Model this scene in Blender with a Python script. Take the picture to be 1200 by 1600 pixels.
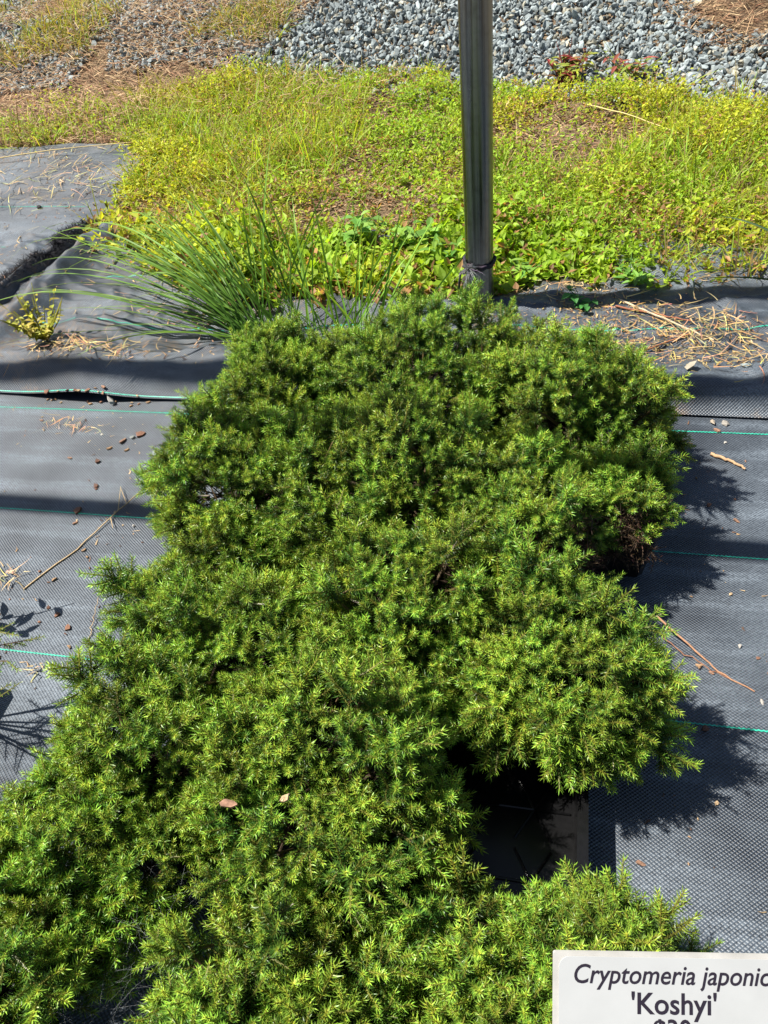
import bpy, math, random
import numpy as np
from mathutils import Vector, Matrix

# ------------------------------------------------------------------ clear
for o in list(bpy.data.objects):
    bpy.data.objects.remove(o)
scene = bpy.context.scene
col = scene.collection
rng = np.random.default_rng(7)
random.seed(7)

# ------------------------------------------------------------------ camera
# x runs along the green stripes of the ground cloth, y away from the viewer
RT = Vector((0.97823028, 0.17981199, -0.10360099))
UP = Vector((-0.05862639, 0.71834693, 0.69321038))
FW = Vector((-0.19906899, 0.67204563, -0.71325045))
cam_d = bpy.data.cameras.new("camera")
cam = bpy.data.objects.new("camera", cam_d)
col.objects.link(cam)
m = Matrix((RT, UP, -FW)).transposed().to_4x4()
m.translation = (0, 0, 1.0)
cam.matrix_world = m
cam_d.sensor_fit = 'HORIZONTAL'
cam_d.sensor_width = 36
cam_d.lens = 36
cam_d.clip_start = 0.02
cam_d.clip_end = 500
scene.camera = cam

# ------------------------------------------------------------------ sky, sun, exposure
SUN_TO = Vector((-0.60, -0.03, 1.0)).normalized()
elev = math.asin(SUN_TO.z)
world = bpy.data.worlds.new("World")
scene.world = world
world.use_nodes = True
wn = world.node_tree
sky = wn.nodes.new("ShaderNodeTexSky")
sky.sky_type = 'NISHITA'
sky.sun_disc = False
sky.sun_elevation = elev
sky.sun_rotation = math.atan2(SUN_TO.x, SUN_TO.y)
bg = wn.nodes["Background"]
bg.inputs[1].default_value = 0.05
wn.links.new(sky.outputs[0], bg.inputs[0])
sun_d = bpy.data.lights.new("sun", 'SUN')
sun_d.energy = 5.0
sun_d.angle = math.radians(0.53)
sun_d.color = (1.0, 0.95, 0.86)
sun = bpy.data.objects.new("sun", sun_d)
sun.rotation_euler = SUN_TO.to_track_quat('Z', 'Y').to_euler()
sun.location = (-3, 0, 5)
col.objects.link(sun)
vs = scene.view_settings
vs.view_transform = 'Standard'
vs.look = 'None'
vs.exposure = 1.05
vs.gamma = 1.0
vs.use_curve_mapping = False


# ------------------------------------------------------------------ helpers
def tag(o, label=None, cat=None, group=None, kind=None):
    if label: o["label"] = label
    if cat: o["category"] = cat
    if group: o["group"] = group
    if kind: o["kind"] = kind
    return o


def empty(name, loc=(0, 0, 0), label=None, cat=None, group=None):
    o = bpy.data.objects.new(name, None)
    o.empty_display_size = 0.02
    o.location = loc
    col.objects.link(o)
    return tag(o, label, cat, group)


def mesh_np(name, V, F, C=None, smooth=False):
    """V (n,3), F list of index arrays with equal column count, or one array."""
    me = bpy.data.meshes.new(name)
    if isinstance(F, np.ndarray): F = [F]
    V = np.asarray(V, dtype=np.float32)
    me.vertices.add(len(V))
    me.vertices.foreach_set("co", V.ravel())
    loops = np.concatenate([f.ravel() for f in F]).astype(np.int32)
    tot = np.concatenate([np.full(len(f), f.shape[1]) for f in F]).astype(np.int32)
    start = np.concatenate([[0], np.cumsum(tot)[:-1]]).astype(np.int32)
    me.loops.add(len(loops))
    me.loops.foreach_set("vertex_index", loops)
    me.polygons.add(len(tot))
    me.polygons.foreach_set("loop_start", start)
    me.polygons.foreach_set("loop_total", tot)
    me.polygons.foreach_set("use_smooth", np.full(len(tot), smooth, dtype=bool))
    if C is not None:
        a = me.attributes.new("Col", 'FLOAT_COLOR', 'POINT')
        cc = np.ones((len(V), 4), dtype=np.float32)
        cc[:, :3] = C
        a.data.foreach_set("color", cc.ravel())
    me.update(calc_edges=True)
    me.validate()
    return me


def obj(name, me, mat=None, parent=None, loc=None):
    o = bpy.data.objects.new(name, me)
    if mat is not None and len(me.materials) == 0:
        me.materials.append(mat)
    if parent is not None: o.parent = parent
    if loc is not None: o.location = loc
    col.objects.link(o)
    return o


class MB:
    """collects vertices, triangles / quads and vertex colours"""
    def __init__(s):
        s.V, s.F3, s.F4, s.C, s.n = [], [], [], [], 0

    def add(s, V, F, C):
        V = np.asarray(V, float).reshape(-1, 3)
        F = np.asarray(F, int)
        C = np.broadcast_to(np.asarray(C, float), V.shape)
        (s.F3 if F.shape[1] == 3 else s.F4).append(F + s.n)
        s.V.append(V); s.C.append(C); s.n += len(V)

    def mesh(s, name, smooth=False):
        F = []
        if s.F3: F.append(np.concatenate(s.F3))
        if s.F4: F.append(np.concatenate(s.F4))
        return mesh_np(name, np.concatenate(s.V), F, np.concatenate(s.C), smooth)


def unit(v):
    v = np.asarray(v, float)
    return v / np.maximum(np.linalg.norm(v, axis=-1, keepdims=True), 1e-9)


def tube(mb, P, r, c, sides=6, cap=True):
    P = np.asarray(P, float)
    k = len(P)
    r = np.broadcast_to(np.asarray(r, float), (k,))
    T = unit(np.gradient(P, axis=0))
    ref = np.array([0.0, 0, 1]) if abs(T[0][2]) < 0.9 else np.array([1.0, 0, 0])
    U = unit(np.cross(T, ref)); W = np.cross(T, U)
    a = np.arange(sides) * 2 * math.pi / sides
    V = P[:, None] + r[:, None, None] * (np.cos(a)[None, :, None] * U[:, None] + np.sin(a)[None, :, None] * W[:, None])
    V = V.reshape(-1, 3)
    F = []
    for i in range(k - 1):
        for j in range(sides):
            j2 = (j + 1) % sides
            F.append((i * sides + j, i * sides + j2, (i + 1) * sides + j2, (i + 1) * sides + j))
    c = np.asarray(c, float)
    if c.ndim == 2: c = np.repeat(c, sides, axis=0)
    mb.add(V, F, c)
    if cap:
        for i in (0, k - 1):
            ring = V[i * sides:(i + 1) * sides]
            V2 = np.vstack([ring, P[i]])
            F2 = [((j, (j + 1) % sides, sides) if i else ((j + 1) % sides, j, sides)) for j in range(sides)]
            cc = c if c.ndim == 1 else c[i * sides]
            mb.add(V2, F2, cc)


def box(mb, lo, hi, c):
    x0, y0, z0 = lo; x1, y1, z1 = hi
    V = [(x0, y0, z0), (x1, y0, z0), (x1, y1, z0), (x0, y1, z0), (x0, y0, z1), (x1, y0, z1), (x1, y1, z1), (x0, y1, z1)]
    F = [(0, 3, 2, 1), (4, 5, 6, 7), (0, 1, 5, 4), (1, 2, 6, 5), (2, 3, 7, 6), (3, 0, 4, 7)]
    mb.add(V, F, c)


def leaves(mb, P, D, N, L, W, fold, droop, c0, c1):
    """folded pointed leaves: five vertices and four triangles each"""
    n = len(P)
    D = unit(D); S = unit(np.cross(D, N)); N = np.cross(S, D)
    L = np.broadcast_to(L, (n,))[:, None]; W = np.broadcast_to(W, (n,))[:, None]
    base = P
    mid = P + D * L * 0.45 - N * W * fold
    le = P + D * L * 0.42 + S * W * 0.5
    ri = P + D * L * 0.42 - S * W * 0.5
    tip = P + D * L - N * L * droop
    V = np.stack([base, le, ri, mid, tip], 1).reshape(-1, 3)
    f = np.array([(0, 2, 3), (0, 3, 1), (3, 2, 4), (3, 4, 1)])
    F = (np.arange(n)[:, None, None] * 5 + f[None]).reshape(-1, 3)
    C = np.stack([c0, c1, c1, (c0 + c1) / 2, c1], 1).reshape(-1, 3)
    mb.add(V, F, C)


def leaf_oval(mb, P, D, N, L, W, fold, droop, c):
    D = unit(D); S = unit(np.cross(D, N)); N = np.cross(S, D)
    prof = [(0, .06), (.18, .62), (.42, 1.0), (.68, .78), (.87, .38), (1.0, .02)]
    V = []
    for (t, w) in prof:
        m_ = P + D * L * t - N * (L * droop * t * t)
        V += [m_ + S * W * .5 * w + N * W * fold * w, m_, m_ - S * W * .5 * w + N * W * fold * w]
    F = []
    for i in range(len(prof) - 1):
        F += [(3 * i, 3 * i + 1, 3 * i + 4, 3 * i + 3), (3 * i + 1, 3 * i + 2, 3 * i + 5, 3 * i + 4)]
    mb.add(np.array(V), F, c)


def blades(mb, P, D, L, W, droop, c0, c1, K=5, side=None, curl=None):
    """arching grass blades; D start direction, droop pulls the tip down"""
    n = len(P)
    D = unit(D)
    L = np.broadcast_to(L, (n,)); W = np.broadcast_to(W, (n,)); droop = np.broadcast_to(droop, (n,))
    t = np.linspace(0, 1, K)
    Pc = P[:, None] + D[:, None] * (L[:, None] * t)[..., None]
    Pc = Pc.copy()
    Pc[..., 2] -= (droop * L)[:, None] * t[None] ** 2
    if curl is not None:
        h = unit(np.stack([-D[:, 1], D[:, 0], 0 * D[:, 0]], 1))
        Pc += h[:, None] * ((curl * L)[:, None] * (t[None] ** 2 - .5 * t[None]))[..., None]
    if side is None:
        side = unit(np.cross(D, np.array([0, 0, 1.0]) + 0.3 * rng.normal(size=(n, 3))))
    w = W[:, None] * (1 - 0.92 * t[None] ** 1.8) * 0.5
    A = Pc + side[:, None] * w[..., None]
    B = Pc - side[:, None] * w[..., None]
    V = np.stack([A, B], 2).reshape(-1, 3)
    i = np.arange(K - 1)
    f = np.stack([2 * i, 2 * i + 1, 2 * i + 3, 2 * i + 2], 1)
    F = (np.arange(n)[:, None, None] * (2 * K) + f[None]).reshape(-1, 4)
    C = c0[:, None] * (1 - t)[None, :, None] + c1[:, None] * t[None, :, None]
    C = np.repeat(C, 2, axis=1).reshape(-1, 3)
    mb.add(V, F, C)


def jitter(c, n, s=0.18):
    c = np.asarray(c, float)
    v = c[None] * (1 + s * rng.normal(size=(n, 1))) * (1 + s * 0.5 * rng.normal(size=(n, 3)))
    return np.clip(v, 0.003, 0.9)


# ---- value noise for terrain and cloth
_perm = rng.random((64, 64))
def vnoise(x, y):
    x = np.asarray(x, float); y = np.asarray(y, float)
    xi = np.floor(x).astype(int); yi = np.floor(y).astype(int)
    fx = x - xi; fy = y - yi
    fx = fx * fx * (3 - 2 * fx); fy = fy * fy * (3 - 2 * fy)
    a = _perm[xi % 64, yi % 64]; b = _perm[(xi + 1) % 64, yi % 64]
    c = _perm[xi % 64, (yi + 1) % 64]; d = _perm[(xi + 1) % 64, (yi + 1) % 64]
    return (a * (1 - fx) + b * fx) * (1 - fy) + (c * (1 - fx) + d * fx) * fy - 0.5


def sstep(a, b, x):
    t = np.clip((np.asarray(x, float) - a) / (b - a), 0, 1)
    return t * t * (3 - 2 * t)


# ------------------------------------------------------------------ materials
def new_mat(name):
    ma = bpy.data.materials.new(name)
    ma.use_nodes = True
    nt = ma.node_tree
    return ma, nt, nt.nodes["Principled BSDF"], nt.nodes["Material Output"]


def nd(nt, typ, **kw):
    n = nt.nodes.new(typ)
    for k, v in kw.items(): setattr(n, k, v)
    return n


def mathn(nt, op, a, b=None):
    n = nd(nt, "ShaderNodeMath", operation=op)
    for i, v in enumerate((a, b)):
        if v is None: continue
        if isinstance(v, (int, float)): n.inputs[i].default_value = v
        else: nt.links.new(v, n.inputs[i])
    return n.outputs[0]


def mixc(nt, fac, a, b, mode='MIX'):
    n = nd(nt, "ShaderNodeMix", data_type='RGBA', blend_type=mode)
    for sock, v in ((n.inputs[0], fac), (n.inputs[6], a), (n.inputs[7], b)):
        if isinstance(v, (int, float)): sock.default_value = v
        elif isinstance(v, tuple): sock.default_value = v if len(v) == 4 else v + (1,)
        else: nt.links.new(v, sock)
    return n.outputs[2]


def noise(nt, scale, vec=None, detail=3, rough=0.55):
    n = nd(nt, "ShaderNodeTexNoise")
    n.inputs["Scale"].default_value = scale
    n.inputs["Detail"].default_value = detail
    n.inputs["Roughness"].default_value = rough
    if vec is not None: nt.links.new(vec, n.inputs["Vector"])
    return n.outputs[0]


def ramp(nt, fac, a, b):
    n = nd(nt, "ShaderNodeMapRange")
    n.inputs[1].default_value = a; n.inputs[2].default_value = b
    nt.links.new(fac, n.inputs[0])
    return n.outputs[0]


def leaf_mat(name, trans=0.35, rough=0.45, spec=0.4, vary=0.15, tint=(1.25, 1.15, 0.6)):
    ma, nt, b, out = new_mat(name)
    at = nd(nt, "ShaderNodeAttribute", attribute_name="Col")
    oi = nd(nt, "ShaderNodeObjectInfo")
    hv = nd(nt, "ShaderNodeHueSaturation")
    v = mathn(nt, 'ADD', mathn(nt, 'MULTIPLY', oi.outputs["Random"], 2 * vary), 1 - vary)
    nt.links.new(v, hv.inputs["Value"])
    r2 = mathn(nt, 'FRACT', mathn(nt, 'MULTIPLY', oi.outputs["Random"], 7.31))
    nt.links.new(mathn(nt, 'ADD', mathn(nt, 'MULTIPLY', r2, .12 * vary), .5 - .05 * vary), hv.inputs["Hue"])
    nt.links.new(at.outputs["Color"], hv.inputs["Color"])
    nt.links.new(hv.outputs[0], b.inputs["Base Color"])
    b.inputs["Roughness"].default_value = rough
    b.inputs["Specular IOR Level"].default_value = spec
    tr = nd(nt, "ShaderNodeBsdfTranslucent")
    nt.links.new(mixc(nt, 1.0, hv.outputs[0], tint, 'MULTIPLY'), tr.inputs[0])
    mx = nd(nt, "ShaderNodeMixShader")
    mx.inputs[0].default_value = trans
    nt.links.new(b.outputs[0], mx.inputs[1]); nt.links.new(tr.outputs[0], mx.inputs[2])
    nt.links.new(mx.outputs[0], out.inputs[0])
    return ma


def attr_mat(name, rough=0.8, spec=0.25, metallic=0.0, nscale=None, namp=0.3, bump=0.0):
    ma, nt, b, out = new_mat(name)
    at = nd(nt, "ShaderNodeAttribute", attribute_name="Col")
    c = at.outputs["Color"]
    if nscale:
        tc = nd(nt, "ShaderNodeTexCoord")
        nz = noise(nt, nscale, tc.outputs["Object"], 5)
        c = mixc(nt, 1.0, c, mixc(nt, ramp(nt, nz, .25, .75), (1 - namp,) * 3, (1 + namp,) * 3), 'MULTIPLY')
        if bump:
            bp = nd(nt, "ShaderNodeBump")
            bp.inputs["Strength"].default_value = bump
            bp.inputs["Distance"].default_value = 0.004
            nt.links.new(nz, bp.inputs["Height"])
            nt.links.new(bp.outputs[0], b.inputs["Normal"])
    nt.links.new(c, b.inputs["Base Color"])
    b.inputs["Roughness"].default_value = rough
    b.inputs["Specular IOR Level"].default_value = spec
    b.inputs["Metallic"].default_value = metallic
    return ma


def cloth_mat(name, soil=0.0, dust=1.0):
    """woven black polypropylene ground cloth"""
    ma, nt, b, out = new_mat(name)
    tc = nd(nt, "ShaderNodeTexCoord")
    warp = nd(nt, "ShaderNodeTexNoise"); warp.inputs["Scale"].default_value = 9
    nt.links.new(tc.outputs["Object"], warp.inputs["Vector"])
    va = nd(nt, "ShaderNodeVectorMath", operation='MULTIPLY_ADD')
    nt.links.new(warp.outputs["Color"], va.inputs[0])
    va.inputs[1].default_value = (0.006, 0.006, 0)
    nt.links.new(tc.outputs["Object"], va.inputs[2])
    sp = nd(nt, "ShaderNodeSeparateXYZ")
    nt.links.new(va.outputs[0], sp.inputs[0])
    kx = 2 * math.pi / 0.0062; ky = 2 * math.pi / 0.0050
    sx = mathn(nt, 'SINE', mathn(nt, 'MULTIPLY', sp.outputs[0], kx))
    sy = mathn(nt, 'SINE', mathn(nt, 'MULTIPLY', sp.outputs[1], ky))
    w = mathn(nt, 'MULTIPLY', sx, sy)
    w01 = ramp(nt, w, -0.35, 0.75)
    base = mixc(nt, w01, (0.005, 0.0075, 0.0115), (0.050, 0.065, 0.088))  # glints of the woven ribbons painted into the colour as lighter cells
    # dust drawn out along the sheet
    mp = nd(nt, "ShaderNodeMapping"); mp.inputs["Scale"].default_value = (1.3, 16, 1)
    nt.links.new(tc.outputs["Object"], mp.inputs[0])
    st = noise(nt, 1.6, mp.outputs[0], 6, .62)
    bl = noise(nt, 3.2, tc.outputs["Object"], 4, .6)
    fine = noise(nt, 240, tc.outputs["Object"], 2, .6)
    d = mathn(nt, 'MULTIPLY', mathn(nt, 'ADD', mathn(nt, 'MULTIPLY', ramp(nt, st, .5, .78), 0.42), mathn(nt, 'MULTIPLY', ramp(nt, bl, .40, .75), .50)), 0.72 * dust)
    d = mathn(nt, 'MULTIPLY', d, mathn(nt, 'ADD', ramp(nt, fine, .3, .7), 0.3))
    c = mixc(nt, d, base, (0.25, 0.30, 0.355))
    if soil:
        so = noise(nt, 4.5, tc.outputs["Object"], 6, .7)
        f2 = noise(nt, 95, tc.outputs["Object"], 3, .7)
        sf = mathn(nt, 'MULTIPLY', ramp(nt, so, .52, .66), ramp(nt, f2, .42, .6))
        c = mixc(nt, mathn(nt, 'MULTIPLY', sf, soil), c, (0.15, 0.095, 0.05))
    nt.links.new(c, b.inputs["Base Color"])
    b.inputs["Roughness"].default_value = 0.46
    b.inputs["Specular IOR Level"].default_value = 0.62
    bp = nd(nt, "ShaderNodeBump")
    bp.inputs["Strength"].default_value = 0.7
    bp.inputs["Distance"].default_value = 0.0009
    nt.links.new(w, bp.inputs["Height"])
    nt.links.new(bp.outputs[0], b.inputs["Normal"])
    return ma


def simple_mat(name, c, rough=.6, spec=.4, metallic=0.0, nscale=0, namp=.2):
    ma, nt, b, out = new_mat(name)
    b.inputs["Base Color"].default_value = c + (1,)
    if nscale:
        tc = nd(nt, "ShaderNodeTexCoord")
        nz = noise(nt, nscale, tc.outputs["Object"], 4)
        nt.links.new(mixc(nt, ramp(nt, nz, .3, .7), tuple(v * (1 - namp) for v in c), tuple(min(1, v * (1 + namp)) for v in c)), b.inputs["Base Color"])
    b.inputs["Roughness"].default_value = rough
    b.inputs["Specular IOR Level"].default_value = spec
    b.inputs["Metallic"].default_value = metallic
    return ma


M_needle = leaf_mat("conifer_needles", .22, .42, .42, .28, (1.3, 1.25, .5))
M_weed = leaf_mat("weed_leaves", .5, .5, .3, 0.0, (1.25, 1.15, .5))
M_blade = leaf_mat("grass_blades", .32, .5, .3, .15, (1.2, 1.1, .5))
M_straw = leaf_mat("dry_straw", .2, .7, .2, .12, (1, 1, 1))
M_twig = attr_mat("twig_bark", .85, .2, 0, 300, .3, .2)
M_stone = attr_mat("crushed_stone", .85, .3, 0, 60, .28, .25)
M_cloth = cloth_mat("woven_ground_cloth", 0, 1.3)
M_cloth2 = cloth_mat("woven_ground_cloth_soiled", .85, 1.25)
M_stripe = simple_mat("green_tape_yarn", (0.03, 0.36, 0.25), .45, .4, 0, 150, .35)
M_plastic = simple_mat("black_nursery_plastic", (0.0045, 0.0045, 0.005), .28, .35, 0, 90, .3)
M_soilmix = simple_mat("potting_soil", (0.03, 0.02, 0.014), .95, .1, 0, 160, .5)

# ground
M_ground, nt, b, _ = new_mat("dry_soil")
tc = nd(nt, "ShaderNodeTexCoord")
n1 = noise(nt, 2.2, tc.outputs["Object"], 6, .65); n2 = noise(nt, 70, tc.outputs["Object"], 5, .7)
c = mixc(nt, ramp(nt, n1, .35, .65), (0.13, 0.085, 0.05), (0.24, 0.17, 0.10))
c = mixc(nt, ramp(nt, n2, .3, .7), c, mixc(nt, .5, c, (0.05, 0.035, 0.02)))
nt.links.new(c, b.inputs["Base Color"]); b.inputs["Roughness"].default_value = .95
bp = nd(nt, "ShaderNodeBump"); bp.inputs["Strength"].default_value = .8; bp.inputs["Distance"].default_value = .01
nt.links.new(n2, bp.inputs["Height"]); nt.links.new(bp.outputs[0], b.inputs["Normal"])

# galvanised steel
M_steel, nt, b, _ = new_mat("weathered_galvanised_steel")
tc = nd(nt, "ShaderNodeTexCoord")
mp = nd(nt, "ShaderNodeMapping"); mp.inputs["Scale"].default_value = (110, 110, 1.2)
nt.links.new(tc.outputs["Object"], mp.inputs[0])
n1 = noise(nt, 1.0, mp.outputs[0], 4, .6); n2 = noise(nt, 45, tc.outputs["Object"], 4, .6)
c = mixc(nt, ramp(nt, n1, .35, .65), (0.10, 0.115, 0.12), (0.27, 0.30, 0.31))
c = mixc(nt, mathn(nt, 'MULTIPLY', ramp(nt, n2, .5, .72), .4), c, (0.10, 0.10, 0.095))
nt.links.new(c, b.inputs["Base Color"])
b.inputs["Metallic"].default_value = 1.0
nt.links.new(ramp(nt, n1, 0.05, 1.5), b.inputs["Roughness"])

# ------------------------------------------------------------------ ground, cloth sheets
def ground_z(x, y):
    x = np.asarray(x, float); y = np.asarray(y, float)
    z = -0.012 + 0 * x
    z = z + sstep(1.9, 2.6, y) * 0.02 * vnoise(x * 2.2, y * 2.2)
    pile = sstep(3.1, 4.0, y) * (0.10 + 0.05 * vnoise(x * 1.3 + 3, y * 1.3)) + np.clip(y - 3.5, 0, 4) * 0.05
    return z + pile * sstep(60, 20, y)


def grid(xs, ys, zf):
    X, Y = np.meshgrid(xs, ys)
    Z = zf(X, Y)
    nx, ny = len(xs), len(ys)
    V = np.stack([X, Y, Z], -1).reshape(-1, 3)
    i, j = np.meshgrid(np.arange(nx - 1), np.arange(ny - 1))
    a = (j * nx + i).ravel()
    F = np.stack([a, a + 1, a + nx + 1, a + nx], 1)
    return V, F


xs = np.concatenate([[-250, -80, -30, -12], np.linspace(-6, 5, 90), [12, 30, 80, 250]])
ys = np.concatenate([[-200, -60, -20, -6], np.linspace(-2, 8, 84), [12, 20, 45, 90, 250]])
V, F = grid(xs, ys, ground_z)
gr = obj("ground", mesh_np("ground", V, F, None, True), M_ground)
tag(gr, "dry brown soil under the ground cloth, weeds and gravel", kind="structure")


def z1(x, y):
    return 0.0015 * vnoise(np.asarray(x) * 5, np.asarray(y) * 5) + 0.0007 * vnoise(np.asarray(x) * 1.2 + 9, np.asarray(y) * 8) + 0.001


def edge2(x):            # front edge of the upper sheet
    x = np.asarray(x, float)
    return 1.243 + 0.012 * vnoise(x * 2.1, x * 0 + 5) - 0.012 * np.exp(-((x + 1.03) / .13) ** 2)


def z2(x, y):
    x = np.asarray(x, float); y = np.asarray(y, float)
    s = y - edge2(x)
    A = 0.042 + 0.035 * vnoise(x * 3.2, x * 0 + 2) + 0.036 * vnoise(x * 7, y * 5)
    z = 0.007 + A * sstep(-0.002, 0.055, s) * (1 - 0.80 * sstep(0.06, 0.26, s))
    z = z + 0.022 * np.exp(-((x + 1.03) / .11) ** 2) * np.exp(-(s / .03) ** 2)       # lifted lip
    z = z + 0.026 * vnoise(x * 4, y * 7) * sstep(.02, .1, s) + .022 * vnoise(x * 8.5, y * 3.5) * sstep(.0, .06, s) * sstep(.4, .15, s) + 0.014 * vnoise(x * 13, y * 16) * sstep(.01, .08, s) + .003 * vnoise(x * 31, y * 37) * sstep(.01, .06, s)
    def rdg(v): return (1 - 2 * np.abs(v)) ** 4
    z = z + (.012 * rdg(vnoise(x * 2.2 + y * 5, y * 4 - x * 1.3)) + .009 * rdg(vnoise(x * 5 - y * 3, y * 9 + 3)) + .006 * rdg(vnoise(x * 13 + y * 11, y * 17 - x * 6)) + .004 * vnoise(x * 45, y * 50)) * sstep(.03, .12, s)
    # roll of bunched cloth running back along the torn sheet
    rx = -1.335 + 0.10 * (y - 1.6) + 0.015 * vnoise(y * 6, y * 0 + 1)
    z = z + (0.050 + .02 * vnoise(y * 7, y * 0 + 8)) * (1 + .5 * vnoise(x * 40 + y * 9, y * 14)) * np.exp(-((x - rx) / .045) ** 2) * sstep(1.30, 1.42, y) * sstep(2.15, 2.0, y)
    return z


def edge3(y):
    y = np.asarray(y, float)
    return -1.445 + 0.09 * sstep(1.6, 2.05, y) - 0.10 * sstep(2.05, 2.7, y) + .012 * vnoise(y * 6, y * 0 + 4)


def z3(x, y):
    s = edge3(y) - np.asarray(x, float)
    lip = sstep(0.0, 0.028, s) * np.exp(-np.clip(s - .02, 0, 9) / .05) * 0.05 * sstep(2.25, 1.95, y)
    return 0.014 + lip + 0.012 * vnoise(np.asarray(x) * 6, np.asarray(y) * 6) + 0.006 * vnoise(np.asarray(x) * 17, np.asarray(y) * 17)


c1 = tag(empty("ground_cloth", (0, 0, 0)), "black woven ground cloth in front under the potted conifers", kind="structure")
V, F = grid(np.linspace(-2.6, 1.8, 110), np.linspace(-1.3, 1.31, 80), z1)
obj("cloth_sheet", mesh_np("ground_cloth", V, F, None, True), M_cloth, c1)

c2 = tag(empty("ground_cloth", (0, 0, 0)), "wrinkled soiled ground cloth sheet behind the conifers", kind="structure")
u = np.linspace(-2.6, 1.8, 640); s = np.concatenate([np.linspace(0, .12, 30), np.linspace(.128, .75, 80)])
X = np.broadcast_to(u, (len(s), len(u))); Y = edge2(X) + s[:, None]
Z = z2(X, Y)
nx = len(u)
V = np.stack([X, Y, Z], -1).reshape(-1, 3)
i, j = np.meshgrid(np.arange(nx - 1), np.arange(len(s) - 1)); a = (j * nx + i).ravel()
F = np.stack([a, a + 1, a + nx + 1, a + nx], 1)
obj("cloth_sheet", mesh_np("ground_cloth_back", V, F, None, True), M_cloth2, c2)

c3 = tag(empty("ground_cloth", (0, 0, 0)), "sun-greyed ground cloth with frayed torn edge at left", kind="structure")
v = np.linspace(1.36, 2.72, 90); s = np.concatenate([np.linspace(0, .1, 22), np.linspace(.12, 1.8, 50)])
Y = np.broadcast_to(v[:, None], (len(v), len(s))); X = edge3(Y) - s[None]
Y = Y + 0.03 * vnoise(X * 5, X * 0) * (Y > 2.6)
Z = z3(X, Y)
ns = len(s)
V = np.stack([X, Y, Z], -1).reshape(-1, 3)
i, j = np.meshgrid(np.arange(ns - 1), np.arange(len(v) - 1)); a = (j * ns + i).ravel()
F = np.stack([a, a + ns, a + ns + 1, a + 1], 1)
obj("cloth_sheet", mesh_np("ground_cloth_left", V, F, None, True), M_cloth2, c3)


def surf(x, y):
    """top of whatever lies on the ground at x, y"""
    if y > 2.72: return float(ground_z(x, y))
    if x < edge3(y) and y > 1.36: return float(max(z3(x, y), z2(x, y) if y < 1.95 else 0))
    if y > edge2(x) and y < edge2(x) + .74: return float(z2(x, y))
    if y > 1.9: return float(ground_z(x, y))
    return float(z1(x, y))


# green stripe yarns: little zigzag stitches woven into the sheets
def stripe(parent, x0, x1, yf, zf, wdt=0.0032, pitch=0.0062):
    n = int((x1 - x0) / pitch) * 2
    x = np.linspace(x0, x1, n)
    zig = np.where(np.arange(n) % 2 == 0, .3, -.3) * wdt
    y = yf(x) + zig
    hw = wdt * 0.5
    A = np.stack([x, y - hw, zf(x, y - hw) + .0012], 1); B = np.stack([x, y + hw, zf(x, y + hw) + .0012], 1)
    V = np.stack([A, B], 1).reshape(-1, 3)
    i = np.arange(n - 1)
    F = np.stack([2 * i, 2 * i + 2, 2 * i + 3, 2 * i + 1], 1)
    return obj("green_stripe", mesh_np("green_stripe", V, F), M_stripe, parent)


for y0 in (1.198, 0.8875, 0.577, 0.266, -0.045, -0.36):
    stripe(c1, -2.5, 1.7, lambda x, y0=y0: y0 + .004 * vnoise(x * 2, x * 0 + y0), z1, .0023 if y0 < 1.1 else .0026)
stripe(c2, -2.5, -.6, lambda x: edge2(x) + .004, z2, .0022)
stripe(c2, -1.28, 1.7, lambda x: 1.515 + .012 * vnoise(x * 3, x * 0 + 3), z2, .0020)
stripe(c2, -1.22, -.7, lambda x: 1.74 + .01 * vnoise(x * 3, x * 0), z2, .0019)
for y0 in (1.93, 2.21):
    stripe(c3, -2.6, -1.5, lambda x, y0=y0: y0 + .006 * vnoise(x * 3, x * 0 + 3), z3, .0020)

# frayed black threads along the torn sheet
mb = MB()
n = 2600
yy = 1.62 + .40 * rng.random(n) ** .8
xx = edge3(yy) - .015 - .05 * rng.random(n) * (1 + np.sin(yy * 23))
P = np.stack([xx, yy, z3(xx, yy)], 1)
D = rng.normal(size=(n, 3)); D[:, 2] = np.abs(D[:, 2]) * .8 + .2
blades(mb, P, D, .016 + .036 * rng.random(n), .0015, .5, jitter((.012, .013, .016), n), jitter((.02, .02, .025), n), 4)
fr = obj("frayed_threads", mb.mesh("frayed_threads"), M_straw, c3)
tag(fr, kind="stuff")

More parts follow.
